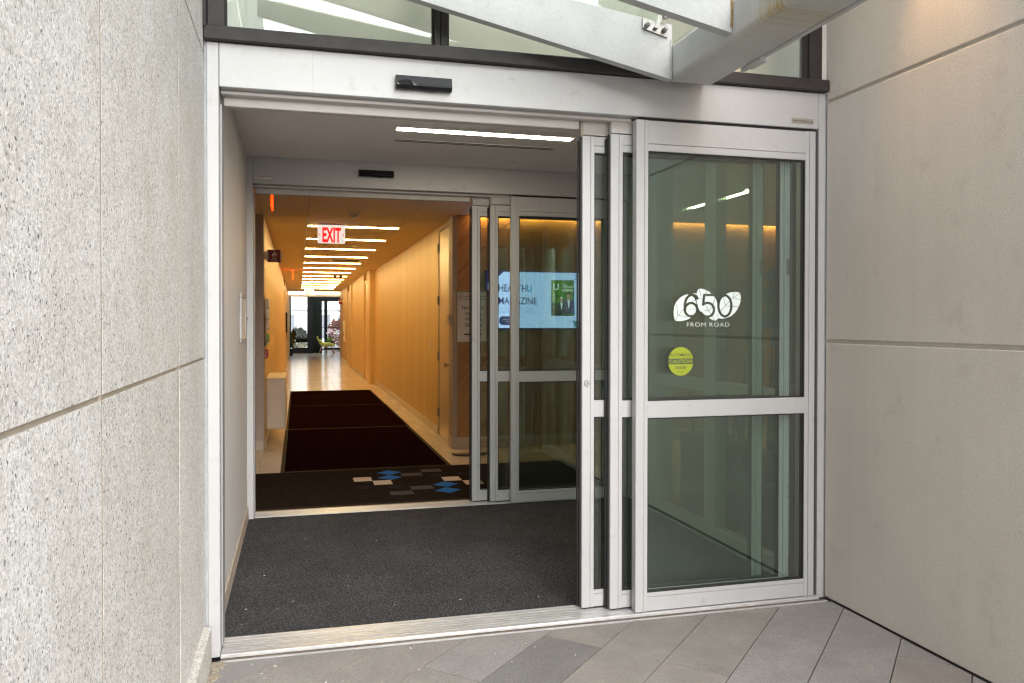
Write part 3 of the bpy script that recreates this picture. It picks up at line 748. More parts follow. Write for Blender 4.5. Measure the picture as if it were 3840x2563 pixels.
def slope_pane(y0, y1, x0=1.70, x1=-0.32, dz=0.055, t=0.012):
    z = lambda x: 2.870+(1.716-x)*0.139+dz
    return MB().add([(x0, y0, z(x0)), (x1, y0, z(x1)), (x1, y1, z(x1)), (x0, y1, z(x0)), (x0, y0, z(x0)+t), (x1, y0, z(x1)+t), (x1, y1, z(x1)+t), (x0, y1, z(x0)+t)],
                    [(0, 1, 2, 3), (4, 7, 6, 5), (0, 4, 5, 1), (1, 5, 6, 2), (2, 6, 7, 3), (3, 7, 4, 0)])
T.part('glass_pane', slope_pane(-0.125, 0.0-0.01), 'canopy_glass')
T.part('glass_pane', slope_pane(-0.66, -0.14), 'canopy_glass')
T.part('glass_pane', slope_pane(-1.52, -0.675), 'canopy_glass')
T.part('glass_pane', slope_pane(-2.6, -1.535), 'canopy_glass')
def clamp(yf):
    sl_ = 0.139
    def P(x, z): return (x, 2.836+z-(x-1.637)*0.19)
    q = [P(1.572, -0.013), P(1.572, 0.036), P(1.700, 0.028), P(1.700, -0.022)]
    c = T.part('clamp_fitting', MB().prism(q, 1, yf-0.011, yf-0.0008), 'stainless')
    for x in (1.592, 1.680):
        zc = P(x, 0.006)[1]; b = MB()
        b.cyl((x, yf-0.045, zc), (x, yf-0.010, zc), 0.0105, 0.0125, 14); b.cyl((x, yf-0.050, zc), (x, yf-0.044, zc), 0.0065, 0.009, 12)
        T.part('bolt', b, 'stainless', c)
    arm = MB().prism([(1.622, P(1.622, -0.002)[1]), (1.640, P(1.64, -0.004)[1]), (1.682, 2.925), (1.664, 2.925)], 1, yf-0.034, yf-0.0115)
    arm.cyl((1.676, yf-0.030, 2.883), (1.676, yf-0.030, 2.930), 0.0165, n=16)
    T.part('clamp_arm', arm, 'stainless', c)
clamp(-0.140); clamp(-0.694)
# electrical conduit and fitting on the right lower edge of the main beam
cz = 2.618
T.part('conduit', MB().cyl((bx1+0.010, -3.9, cz+0.004), (bx1+0.010, -0.52, cz+0.004), 0.011, n=10), 'steel_paint')
T.part('conduit_box', MB().box(bx1-0.012, bx1+0.030, -0.535, -0.405, cz-0.022, cz+0.022, 0.008).cyl((bx1+0.010, -0.405, cz-0.004), (bx1+0.010, -0.35, cz-0.004), 0.013, n=10), 'steel_paint')
# soffit on the far side of the beam carrying the warm downlight
structure('soffit', MB().box(2.20, XR-0.002, -2.2, -0.02, 3.52, 3.60), 'ceiling_paint')
T = Thing('downlight', 'round recessed downlight in the soffit washing the beige wall', 'downlight', (2.50, -0.80, 3.52))
T.part('trim_ring', MB().cyl((2.50, -0.80, 3.500), (2.50, -0.80, 3.519), 0.075, n=24), 'white_plastic')
T.part('lamp_lens', MB().cyl((2.50, -0.80, 3.494), (2.50, -0.80, 3.4995), 0.055, n=20), 'downlight_warm')
ld = bpy.data.lights.new('downlight_beam', 'SPOT'); ld.energy = 12; ld.color = (1.0, 0.56, 0.24); ld.spot_size = rad(56); ld.spot_blend = 0.9; ld.shadow_soft_size = 0.04
lo = bpy.data.objects.new('downlight_beam', ld); COL.objects.link(lo); lo.parent = T.o; lo.location = (0, 0, -0.04)
lo.rotation_euler = (0, rad(-6), 0)

# ================================================================== VESTIBULE
structure('vestibule_floor', MB().box(-0.36, 2.66, 0.17, 2.54, -0.07, -0.004), 'grout')
single('entrance_carpet', MB().box(-0.354, 2.66, 0.186, 2.546, -0.003, 0.009, 0.002), 'carpet_grey', 'dark grey entrance carpet covering the vestibule floor between both doors', 'carpet', (1.1, 1.3, 0))
structure('vestibule_wall', MB().box(-0.50, -0.358, 0.2005, 2.4995, -0.05, 2.80), 'white_paint')
structure('vestibule_skirting', MB().box(-0.3575, -0.349, 0.2015, 1.30, 0.0, 0.105, 0.002).box(-0.3575, -0.349, 1.302, 2.4985, 0.0, 0.105, 0.002), 'skirting')
structure('vestibule_ceiling', MB().box(-0.42, 2.76, 0.2005, 2.700, 2.662, 2.78), 'ceiling_paint')
INN.part('header_closer', MB().box(-0.362, 2.674, 2.503, 2.698, 2.6500, 2.6615), 'aluminium')
T = Thing('linear_light', 'warm linear light in the grey vestibule ceiling near the doorway', 'ceiling light', (1.17, 1.385, 2.66))
T.part('frame', MB().box(0.592, 1.758, 1.330, 1.440, 2.6565, 2.6615, 0.001), 'ceiling_paint')
T.part('diffuser', MB().box(0.602, 1.748, 1.350, 1.420, 2.6545, 2.6565), 'lamp_vestibule')
T = Thing('slot_vent', 'narrow black slot vent behind the vestibule ceiling light', 'air vent', (1.17, 1.715, 2.66))
T.part('frame', MB().box(0.615, 1.74, 1.680, 1.745, 2.6585, 2.6615), 'ceiling_paint')
T.part('slot', MB().box(0.625, 1.73, 1.688, 1.703, 2.6575, 2.6583).box(0.625, 1.73, 1.722, 1.737, 2.6575, 2.6583), 'dark_gap')
T = Thing('sprinkler_head', 'flat sprinkler cover disc on the vestibule ceiling', 'sprinkler', (1.563, 2.25, 2.66))
T.part('cover', MB().cyl((1.563, 2.25, 2.647), (1.563, 2.25, 2.653), 0.040, n=20).cyl((1.563, 2.25, 2.653), (1.563, 2.25, 2.6615), 0.028, n=16), 'white_plastic')
T = Thing('directory_frame', 'silver framed case hung on the left vestibule wall', 'display case', (-0.357, 1.96, 1.31))
T.part('frame', MB().box(-0.3575, -0.344, 1.72, 2.20, 1.606, 1.640, 0.003).box(-0.3575, -0.344, 1.72, 2.20, 1.318, 1.345, 0.003).box(-0.3575, -0.344, 1.72, 1.745, 1.346, 1.605, 0.002).box(-0.3575, -0.344, 2.175, 2.20, 1.346, 1.605, 0.002), 'aluminium')
T.part('sheet', MB().box(-0.3575, -0.349, 1.746, 2.174, 1.346, 1.605), 'paper')
T.part('lock_knob', MB().cyl((-0.346, 2.19, 1.478), (-0.334, 2.19, 1.478), 0.008, n=12), 'stainless')

# glazed partition on the right of the vestibule
T = Thing('glazed_partition', 'glazed aluminium partition along the right side of the vestibule', 'partition', (2.66, 1.3, 0))
px0, px1 = 2.622, 2.70
T.part('post', MB().box(px0, px1, 1.05, 1.20, 0.001, 2.66, 0.002), 'aluminium')
T.part('post', MB().box(px0, px1, 0.22, 0.30, 0.001, 2.66, 0.002), 'aluminium')
T.part('post', MB().box(px0, px1+0.06, 1.945, 2.485, 0.001, 2.66, 0.002), 'aluminium')
for ya, yb in ((0.301, 1.049), (1.201, 1.944)):
    T.part('bottom_rail', MB().box(px0+0.002, px1-0.002, ya, yb, 0.001, 0.108, 0.002), 'aluminium')
    T.part('mid_rail', MB().box(px0+0.002, px1-0.002, ya, yb, 0.99, 1.066, 0.002), 'aluminium')
    T.part('top_rail', MB().box(px0+0.002, px1-0.002, ya, yb, 2.58, 2.66, 0.002), 'aluminium')
    T.part('glass_pane', MB().box(2.655, 2.665, ya, yb, 0.108, 0.99), 'clear_glass')
    T.part('glass_pane', MB().box(2.655, 2.665, ya, yb, 1.066, 2.58), 'clear_glass')

# ================================================================== LOBBY AND CORRIDOR
fl = structure('floor', MB().box(-1.8, 8.2, 2.54, 41, -0.08, -0.010).box(2.72, 8.2, 0.15, 2.54, -0.08, -0.010), 'grout')
tx = [-0.367+0.2895*k for k in range(-5, 30)]; ty = [2.548, 2.85]+[2.85+0.61*k for k in range(1, 63)]
tile_me = mesh_of('tile', MB().box(0.0015, 0.288, 0.0015, 0.6085, -0.009, 0.0, 0.001), 'tile')
tile_me0 = mesh_of('tile', MB().box(0.0015, 0.288, 0.0015, 0.3005, -0.009, 0.0, 0.001), 'tile')
rest = MB(); nt_ = 0
for a in tx:
    for j in range(len(ty)-1):
        b = ty[j]
        if a > 1.75 and b > 5.4: continue
        if a < -0.4 and b > 5.6: continue
        vis = (j == 0 and -0.4 < a < 1.5) or (b < 6.8 and -0.8 < a < -0.1) or (1.2 < a < 3.4 and 3.6 < b < 5.5) or (1.2 < a < 1.7 and 5.4 < b < 13.5) or (13.2 < b < 23 and -0.4 < a < 1.7)
        if vis and nt_ < 290:
            o = link('tile', tile_me0 if j == 0 else tile_me, fl, (a, b, 0)); nt_ += 1
        else: rest.box(a+0.0015, a+0.288, b+0.0015, ty[j+1]-0.0015, -0.009, 0.0)
rest.box(2.73, 8.1, 0.2, 2.53, -0.009, 0.0)
o = link('tile', mesh_of('tile', rest, 'tile'), fl); o['kind'] = 'stuff'

def floor_mat(x0, x1, y0, y1, body, label, edge=0.028, z=0.0):
    T = Thing('floor_mat', label, 'floor mat', ((x0+x1)/2, (y0+y1)/2, z))
    T.part('mat_pile', MB().box(x0+edge, x1-edge, y0+edge, y1-edge, z+0.0005, z+0.010, 0.002), body)
    T.part('mat_border', MB().box(x0, x1, y0, y0+edge-0.0004, z+0.0005, z+0.007, 0.001).box(x0, x1, y1-edge+0.0004, y1, z+0.0005, z+0.007, 0.001).box(x0, x0+edge-0.0004, y0+edge, y1-edge, z+0.0005, z+0.007, 0.001).box(x1-edge+0.0004, x1, y0+edge, y1-edge, z+0.0005, z+0.007, 0.001), 'mat_edge')
    return T
M1 = floor_mat(-0.95, 2.69, 2.785, 4.352, 'mat_brown', 'brown entrance mat with blue and white diamond tiles beyond the inner door')
def inlay(nm, pts, mt): M1.part(nm, MB().prism(pts, 2, 0.0101, 0.0112), mt)
def sq(x, y, s=0.163, t=0.190): return [(x, y), (x+s, y), (x+s, y+t), (x, y+t)]
def dia(x, y, rx=0.116, ry=0.116): return [(x-rx, y), (x, y-ry), (x+rx, y), (x, y+ry)]
for p in ((0.490, 3.712), (0.653, 3.520), (1.284, 3.541), (1.445, 3.333)): inlay('white_inlay', sq(*p), 'mat_white')
for p in ((0.842, 4.080), (0.822, 3.835), (1.268, 3.399), (1.244, 3.146)): inlay('blue_inlay', dia(*p), 'mat_blue')
for p in ((0.942, 3.860), (1.150, 4.016), (0.946, 3.236), (0.749, 3.056)): inlay('grey_inlay', sq(*p, 0.194, 0.145), 'mat_grey')
for p in ((0.563, 3.431), (0.828, 3.392), (1.260, 3.846), (1.50, 3.86)): inlay('navy_inlay', dia(*p, 0.095, 0.075), 'mat_navy')
floor_mat(-0.165, 1.500, 4.355, 7.555, 'mat_red', 'dark maroon runner mat touching the diamond patterned mat', 0.04)
floor_mat(-0.155, 1.505, 7.558, 10.645, 'mat_red', 'dark maroon runner mat in the middle of the row of three')
floor_mat(-0.155, 1.500, 10.648, 13.78, 'mat_red', 'dark maroon runner mat farthest down the corridor next to bare tiles')

structure('lobby_wall', MB().box(-1.9, -1.78, 2.55, 5.9, -0.05, 2.8).box(8.1, 8.2, 0.1, 5.6, -0.05, 2.8).box(2.72, 8.1, 0.12, 0.20, -0.05, 2.8).box(-1.78, -0.502, 2.55, 2.64, -0.05, 2.8), 'white_paint')
structure('corridor_wall', MB().box(-1.78, -0.372, 5.885, 6.05, -0.05, 2.80), 'pilaster')
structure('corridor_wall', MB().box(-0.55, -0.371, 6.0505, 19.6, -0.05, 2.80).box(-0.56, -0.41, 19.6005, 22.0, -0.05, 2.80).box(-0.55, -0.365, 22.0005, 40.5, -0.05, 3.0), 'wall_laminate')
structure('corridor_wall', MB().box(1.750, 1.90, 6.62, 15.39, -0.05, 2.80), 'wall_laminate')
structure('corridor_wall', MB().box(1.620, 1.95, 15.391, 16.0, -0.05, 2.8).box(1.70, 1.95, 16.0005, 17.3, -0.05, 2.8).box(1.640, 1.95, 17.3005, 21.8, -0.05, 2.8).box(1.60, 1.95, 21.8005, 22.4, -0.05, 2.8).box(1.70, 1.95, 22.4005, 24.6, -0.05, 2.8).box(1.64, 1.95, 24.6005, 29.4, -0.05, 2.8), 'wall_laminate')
structure('end_lobby_wall', MB().box(2.25, 2.40, 29.41, 41, -0.05, 3.0).box(1.951, 2.40, 29.2, 29.409, -0.05, 3.0), 'white_paint')
sk = MB().box(1.740, 1.7495, 6.64, 15.37, 0.0, 0.10, 0.001).box(-1.7, -0.373, 5.874, 5.8845, 0.0, 0.105, 0.001).box(-0.3705, -0.361, 6.06, 19.5, 0.0, 0.10, 0.001).box(1.630, 1.6395, 17.31, 21.7, 0.0, 0.10, 0.001)
structure('corridor_skirting', sk, 'skirting')
structure('corridor_skirting', MB().box(1.630, 1.6395, 24.62, 29.3, 0.0, 0.10), 'trim_white')
# column at the corner of the planked wall
structure('corner_column', MB().box(1.712, 1.766, 5.430, 5.665, 0.131, 2.80), 'pilaster')
structure('corner_skirting', MB().box(1.704, 1.7665, 5.420, 5.665, 0.0, 0.13, 0.002), 'skirting')
structure('corridor_ceiling', MB().box(-1.8, 8.15, 2.7005, 5.36, 2.682, 2.80).box(2.72, 8.15, 0.19, 2.70, 2.672, 2.80).box(-1.8, 1.95, 5.3605, 29.4, 2.682, 2.80).box(1.7665, 8.15, 5.3605, 5.60, 2.76, 2.80), 'dark_gap')
cl = bpy.data.objects['corridor_ceiling']
cxs = [-1.79, -0.372, 0.114, 1.268, 1.748]
cys = [2.7005, 4.40, 6.03]+[6.03+1.648*k for k in range(1, 15)]
cys[-1] = 29.4
for i in range(4):
    for j in range(len(cys)-1):
        if i == 0 and j > 1: continue
        link('ceiling_panel', mesh_of('ceiling_panel', MB().box(cxs[i]+0.002, cxs[i+1]-0.002, cys[j]+0.002, cys[j+1]-0.002, 2.670, 2.681), 'corridor_ceiling'), cl)
for a, b in ((1.75, 3.3), (3.3, 4.9), (4.9, 6.5), (6.5, 8.1)):
    for c, d in ((2.7005, 4.05), (4.05, 5.36)):
        link('ceiling_panel', mesh_of('ceiling_panel', MB().box(a+0.002, b-0.002, c+0.002, d-0.002, 2.670, 2.681), 'ceiling_paint'), cl)
link('ceiling_panel', mesh_of('ceiling_panel', MB().box(2.722, 8.1, 0.202, 2.698, 2.664, 2.671), 'ceiling_paint'), cl)
T = Thing('added_skylight', 'added glass roof letting daylight into the lobby at the far end of the corridor', 'added_skylight', (0.9, 35, 2.9))  # unseen roof glazing, added to flood the far lobby with daylight
for k in range(6): T.part('glass_pane', MB().box(-0.54, 2.39, 29.96+1.84*k, 31.74+1.84*k, 2.93, 2.95), 'clear_glass')
for k in range(6): T.part('glazing_bar', MB().box(-0.54, 2.39, 31.7405+1.84*k, 31.7995+1.84*k, 2.90, 2.99), 'trim_white')
structure('bulkhead', MB().box(-0.364, 2.24, 29.7, 29.94, 2.47, 3.0).box(-0.364, 2.24, 29.42, 29.69, 2.88, 3.0), 'trim_white')
single('cove_light', MB().box(-0.360, 1.95, 29.680, 29.699, 2.56, 2.66), 'bulkhead_glow', 'glowing cove band across the far end of the corridor', 'cove light', (0.8, 29.69, 2.6))

# ceiling lights of the corridor
names = ['first', 'second', 'third', 'fourth', 'fifth', 'sixth', 'seventh', 'eighth', 'ninth', 'tenth', 'eleventh', 'twelfth', 'thirteenth']
base = None
for k in range(13):
    y = 6.862+1.6315*k
    lab = ('%s linear light from the doorway in the row along the corridor ceiling' % names[k]) if k < 12 else 'last and farthest linear light of the row along the corridor ceiling'
    if base is None:
        T = Thing('linear_light', lab, 'ceiling light', (0.697, y, 2.67), 'linear lights crossing the corridor ceiling')
        T.part('diffuser', MB().box(0.132, 1.262, y-0.025, y+0.025, 2.662, 2.6695), 'lamp_warm')
        T.part('end_cap', MB().box(0.126, 0.1315, y-0.027, y+0.027, 2.659, 2.6695), 'white_plastic')
        T.part('end_cap', MB().box(1.2625, 1.268, y-0.027, y+0.027, 2.659, 2.6695), 'white_plastic')
        base = T.o
    else: copy_tree(base, (0.697, y, 2.67), lab)
structure('ceiling_trim', MB().box(0.106, 0.118, 5.95, 27.0, 2.658, 2.6698), 'trim_white')

# planked wall with cove light, screen and coloured tiles
PY = 5.44
T = Thing('planked_wall', 'diagonal timber plank wall behind the screen', 'wall', (1.767, PY, 0))
T.part('backing', MB().box(1.768, 8.1, PY+0.013, PY+0.12, -0.05, 2.80), 'dark_gap')
pw = 0.235; k = 0; npl = 0
s2 = math.sqrt(2)
for k in range(-14, 40):
    c0 = 1.77+k*pw*s2; g = 0.0022*s2
    quad = [(c0+g-3, -3), (c0+pw*s2-g-3, -3), (c0+pw*s2-g+4, 4), (c0+g+4, 4)]
    P = clip_poly(quad, 1.769, 8.09, 0.132, 2.735)
    if P: T.part('plank', MB().prism(P, 1, PY, PY+0.0125), 'plank_wood'); npl += 1
T.part('skirting', MB().box(1.768, 4.2, PY-0.014, PY+0.012, 0.0, 0.130, 0.002).box(4.202, 8.09, PY-0.014, PY+0.012, 0.0, 0.130, 0.002), 'skirting')
T.part('edge_bead', MB().box(1.7662, 1.7685, PY-0.004, PY+0.02, 0.131, 2.70), 'brass')
for x, z, s, mt, d in ((5.86, 2.05, .10, 'blue_tile', 1), (5.86, 1.85, .12, 'blue_tile', 1), (5.86, 1.65, .11, 'teal_tile', 0), (5.70, 1.80, .11, 'teal_tile', 0), (5.90, 1.46, .12, 'blue_tile', 1), (5.69, 1.46, .12, 'blue_tile', 1), (5.92, 1.22, .09, 'blue_tile', 0), (6.20, 1.90, .09, 'blue_tile', 0), (6.28, 2.06, .09, 'blue_tile', 0), (6.22, 1.38, .09, 'blue_tile', 0), (6.33, 1.48, .10, 'blue_tile', 1), (6.33, 1.22, .11, 'blue_tile', 1)):
    q = [(x-s, z-s), (x+s, z-s), (x+s, z+s), (x-s, z+s)] if not d else [(x-s*1.2, z), (x, z-s*1.2), (x+s*1.2, z), (x, z+s*1.2)]
    T.part('diamond_tile', MB().prism(q, 1, PY-0.004, PY-0.0005), mt)
T = Thing('cove_light', 'thin glowing strip along the top of the planked wall', 'cove light', (4.9, 5.40, 2.69))
T.part('diffuser', MB().box(1.775, 8.05, 5.385, 5.415, 2.685, 2.700), 'cove_warm')
T.part('channel', MB().box(1.775, 8.05, 5.366, 5.3845, 2.680, 2.705).box(1.775, 8.05, 5.385, 5.415, 2.7005, 2.706), 'white_plastic')
T = Thing('linear_light', 'linear light in the side lobby seen through the glazed partition', 'ceiling light', (4.01, 3.5, 2.67))
T.part('diffuser', MB().box(3.972, 4.048, 2.95, 4.10, 2.655, 2.668), 'lamp_lobby')
T.part('frame', MB().box(3.966, 3.9715, 2.945, 4.105, 2.654, 2.6695).box(4.0485, 4.054, 2.945, 4.105, 2.654, 2.6695), 'white_plastic')

# wall screen
T = Thing('wall_screen', 'lit blue magazine advert screen on the planked wall', 'screen', (2.70, 5.39, 1.37))
sx0, sx1, sz0, sz1 = 2.100, 3.290, 1.375, 2.045; SY = 5.380
T.part('case', MB().box(sx0-0.012, sx1+0.012, SY+0.003, PY-0.006, sz0-0.012, sz1+0.012, 0.004), 'screen_bezel')
T.part('display', MB().box(sx0, sx1, SY, SY+0.0025, sz0, sz1), 'screen_navy')
def sxy(u, v): return sx0+(sx1-sx0)*u, sz1-(sz1-sz0)*v
def spoly(nm, uv, mt, d, par=None): T.part(nm, MB().add([(sxy(*p)[0], SY-d, sxy(*p)[1]) for p in uv], [tuple(range(len(uv)))]), mt)
spoly('screen_page', [(.005, .24), (.045, .16), (.09, .145), (.17, .015), (.995, .015), (.995, .86), (.93, .985), (.03, .985), (.02, .8)], 'screen_blue', 0.0006)
spoly('screen_band', [(.88, .86), (.995, .86), (.995, .975), (.90, .975)], 'screen_teal', 0.0010)
def stext(nm, t, u, v, h, mt, wd=None, bold=0.0, shear=0.0, d=0.0014):
    x, z = sxy(u, v); T.part(nm, text_mb(t, x, SY-d, z, h, 'LEFT', wd, bold=bold, shear=shear), mt)
stext('screen_lettering', 'HEALTH', 0.115, 0.355, 0.082, 'screen_navy', 0.335, 0.012)
stext('screen_lettering', 'U', 0.405, 0.355, 0.082, 'screen_cyan', 0.058, 0.03)
stext('screen_lettering', 'MAGAZINE', 0.115, 0.575, 0.082, 'screen_navy', 0.462, 0.009)
stext('screen_lettering', 'Your source for health news, patient', 0.115, 0.665, 0.021, 'screen_cyan', 0.45)
stext('screen_lettering', 'stories, and more from top clinicians', 0.115, 0.72, 0.021, 'screen_cyan', 0.44)
bt = [(.155+.03*math.cos(rad(a)) + (.145 if c else 0), .86-.0+.05*math.sin(rad(a))*1.5) for c, a0 in ((1, -90), (0, 90)) for a in range(a0, a0+181, 20)]
spoly('screen_button', bt, 'screen_navy', 0.0010)
stext('screen_lettering', 'Scan here', 0.168, 0.845, 0.018, 'screen_white', 0.10)
stext('screen_lettering', 'to read', 0.180, 0.885, 0.018, 'screen_white', 0.075)
for i in (0, 1):
    for j in (0, 1):
        cx, cz_ = sxy(.912+.045*i, .06+.065*j)
        T.part('screen_dot', MB().add([(cx+0.011*math.cos(a*math.pi/6), SY-0.0012, cz_+0.011*math.sin(a*math.pi/6)) for a in range(12)], [tuple(range(12))]), 'screen_cyan')
mg = [(.655, .155), (.665, .145), (.885, .145), (.895, .155), (.895, .765), (.885, .775), (.665, .775), (.655, .765)]
spoly('magazine_cover', mg, 'screen_dark', 0.0010)
spoly('magazine_photo', [(.660, .155), (.890, .155), (.890, .765), (.660, .765)], 'screen_green', 0.0014)
spoly('magazine_photo', [(.660, .50), (.70, .56), (.71, .765), (.660, .765)], 'screen_dark', 0.0015)
stext('magazine_lettering', 'U', 0.672, 0.315, 0.075, 'screen_white', 0.070, 0.02, d=0.0019)
stext('magazine_lettering', 'Making the', 0.752, 0.225, 0.016, 'screen_white', 0.085, shear=0.25, d=0.0019)
stext('magazine_lettering', 'Difference', 0.768, 0.278, 0.030, 'screen_white', 0.142, 0.01, 0.3, d=0.0019)
ln = MB()
for v in (.31, .325, .34): ln.box(*(sxy(.765, v)[0], sxy(.885, v)[0]), SY-0.0019, SY-0.0018, sxy(0, v)[1]-0.0022, sxy(0, v)[1]+0.0022)
T.part('magazine_lettering', ln, 'screen_white', kind='stuff'); ln = MB()
for v in (.40, .415, .45, .465, .50, .515, .53): ln.box(sxy(.667, v)[0], sxy(.70, v)[0], SY-0.0019, SY-0.0018, sxy(0, v)[1]-0.002, sxy(0, v)[1]+0.002)
T.part('magazine_lettering', ln, 'screen_white', kind='stuff')
def suit(u, v, s, mt):
    k = 0.56
    spoly('figure_suit', [(u-.055*s, v+.34*s), (u-.052*s, v+.16*s), (u-.03*s, v+.115*s), (u+.03*s, v+.115*s), (u+.052*s, v+.16*s), (u+.055*s, v+.34*s)], mt, 0.0017)
    spoly('figure_shirt', [(u-.013*s, v+.115*s), (u+.013*s, v+.115*s), (u+.003*s, v+.25*s), (u-.003*s, v+.25*s)], 'screen_white', 0.0020)
    spoly('figure_head', [(u+.019*s*math.cos(a*math.pi/6), v+.062*s+.046*s*math.sin(a*math.pi/6)) for a in range(12)], 'screen_skin', 0.0020)
suit(.762, .425, 0.98, 'screen_dark'); suit(.838, .355, 1.12, 'screen_navy')
spoly('figure_hair', [(.818, .395), (.822, .37), (.838, .36), (.855, .37), (.858, .40), (.838, .385)], 'screen_dark', 0.0022)
spoly('figure_hair', [(.744, .475), (.750, .448), (.762, .440), (.776, .448), (.781, .475), (.762, .460)], 'screen_white', 0.0022)

# pedestal sign
T = Thing('pedestal_sign', 'framed wayfinding sign on a floor stand beside the planked wall', 'sign', (1.83, 4.95, 0))
gx0, gx1, gz0, gz1, gy = 1.646, 2.012, 1.222, 1.796, 4.90
T.part('board', MB().box(gx0+0.018, gx1-0.018, gy, gy+0.006, gz0+0.018, gz1-0.018), 'paper')
T.part('frame', MB().box(gx0, gx1, gy-0.009, gy+0.010, gz1-0.018, gz1, 0.003).box(gx0, gx1, gy-0.009, gy+0.010, gz0, gz0+0.018, 0.003).box(gx0, gx0+0.0178, gy-0.009, gy+0.010, gz0+0.0182, gz1-0.0182, 0.003).box(gx1-0.0178, gx1, gy-0.009, gy+0.010, gz0+0.0182, gz1-0.0182, 0.003), 'brass')
yl = gy-0.0008
T.part('lettering', text_mb('Hackensack', gx0+0.068, yl, 1.590, 0.040, width=0.245, bold=0.004), 'ink')
T.part('lettering', text_mb('Health &', gx0+0.105, yl, 1.527, 0.040, width=0.175, bold=0.004), 'ink')
T.part('lettering', text_mb('Wellness', gx0+0.105, yl, 1.466, 0.040, width=0.178, bold=0.004), 'ink')
T.part('lettering', text_mb('Elevators', gx0+0.103, yl, 1.402, 0.040, width=0.183, bold=0.004), 'ink')
T.part('lettering', text_mb('Hackensack Meridian', gx0+0.085, yl, 1.722, 0.019, width=0.245), 'ink')
T.part('lettering', text_mb('Health & Wellness Center', gx0+0.085, yl, 1.694, 0.017, width=0.255), 'ink')
T.part('arrow', MB().box(gx0+0.095, gx0+0.265, yl-0.0004, yl, 1.312, 1.327).prism([(gx0+0.255, 1.345), (gx0+0.290, 1.3195), (gx0+0.255, 1.294), (gx0+0.262, 1.3195)], 1, yl-0.0004, yl), 'ink')
em = MB()
for a in range(8):
    t = a*math.pi/4; cx, cz_ = gx0+0.052, 1.716
    em.box(cx+0.019*math.cos(t)-0.0045, cx+0.019*math.cos(t)+0.0045, yl-0.0004, yl, cz_+0.019*math.sin(t)-0.0045, cz_+0.019*math.sin(t)+0.0045)
T.part('emblem', em, 'ink')
T.part('pole', MB().cyl((1.829, 4.935, 0.012), (1.829, 4.935, 1.76), 0.014, n=12), 'stainless')
bs = [(1.829+0.20*math.cos(rad(a)), 5.03+0.18*math.sin(rad(a))) for a in range(180, 361, 12)]
T.part('base_plate', MB().prism(bs, 2, 0.001, 0.012), 'bronze')

# side door in the corridor wall
T = Thing('side_door', 'light wood door with three hinges in the right corridor wall', 'door', (1.75, 6.14, 0))
T.part('leaf', MB().box(1.757, 1.80, 5.705, 6.585, 0.012, 2.600, 0.002), 'door_wood')
T.part('frame', MB().box(1.748, 1.81, 5.666, 5.703, 0.0, 2.640, 0.002).box(1.748, 1.81, 6.588, 6.619, 0.0, 2.640, 0.002).box(1.7485, 1.81, 5.7035, 6.5875, 2.604, 2.640, 0.002), 'pilaster')
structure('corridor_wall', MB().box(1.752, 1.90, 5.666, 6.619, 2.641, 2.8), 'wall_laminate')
for z in (2.40, 1.731, 1.015, 0.30): T.part('hinge', MB().cyl((1.742, 6.590, z-0.055), (1.742, 6.590, z+0.055), 0.009, n=8).box(1.7475, 1.7565, 6.555, 6.59, z-0.055, z+0.055), 'stainless')
T.part('handle', MB().cyl((1.757, 5.765, 0.945), (1.700, 5.765, 0.945), 0.011, n=10).dome((1.700, 5.765, 0.945), 0.001, 0.001).cyl((1.700, 5.765, 0.945), (1.672, 5.765, 0.945), 0.030, 0.022, 14).cyl((1.7565, 5.765, 0.945), (1.751, 5.765, 0.945), 0.033, n=16), 'brass')
T = Thing('card_reader', 'small beige card reader box beside the side door', 'card reader', (1.712, 5.55, 1.41))
T.part('housing', MB().box(1.672, 1.7115, 5.44, 5.60, 1.43, 1.54, 0.004), 'plate_metal')
for z in (1.497, 1.475): T.part('button', MB().box(1.678, 1.687, 5.4375, 5.4398, z, z+0.010), 'ink')
T = Thing('light_switch', 'white switch plate on the right corridor wall past the door', 'switch', (1.75, 7.22, 1.10))
T.part('plate', MB().box(1.744, 1.7495, 7.17, 7.27, 1.10, 1.20, 0.002), 'white_plastic')
T.part('rocker', MB().box(1.740, 1.7438, 7.20, 7.24, 1.125, 1.175, 0.001), 'white_plastic')
# far door frames on the right wall
for y0, y1, lab in ((16.02, 17.28, 'recessed wood door midway down the right side of the corridor'), (22.42, 24.58, 'recessed wood double door far down the right side of the corridor')):
    T = Thing('side_door', lab, 'door', (1.70, (y0+y1)/2, 0))
    T.part('leaf', MB().box(1.675, 1.699, y0+0.08, y1-0.08, 0.01, 2.42, 0.002), 'door_wood')
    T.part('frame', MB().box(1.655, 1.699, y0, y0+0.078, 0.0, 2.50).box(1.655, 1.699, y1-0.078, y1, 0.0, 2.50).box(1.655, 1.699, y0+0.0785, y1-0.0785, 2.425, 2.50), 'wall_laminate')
    T.part('handle', MB().cyl((1.674, y0+0.18, 1.0), (1.62, y0+0.18, 1.0), 0.02, n=8), 'brass')
T = Thing('side_door', 'wood door on the left side of the corridor near its far end', 'door', (-0.41, 20.8, 0))
T.part('leaf', MB().box(-0.409, -0.388, 20.1, 21.5, 0.01, 2.40), 'door_wood')
T.part('frame', MB().box(-0.409, -0.375, 20.0, 20.098, 0.0, 2.50).box(-0.409, -0.375, 21.502, 21.6, 0.0, 2.50).box(-0.409, -0.375, 20.0985, 21.5015, 2.405, 2.50), 'door_wood')

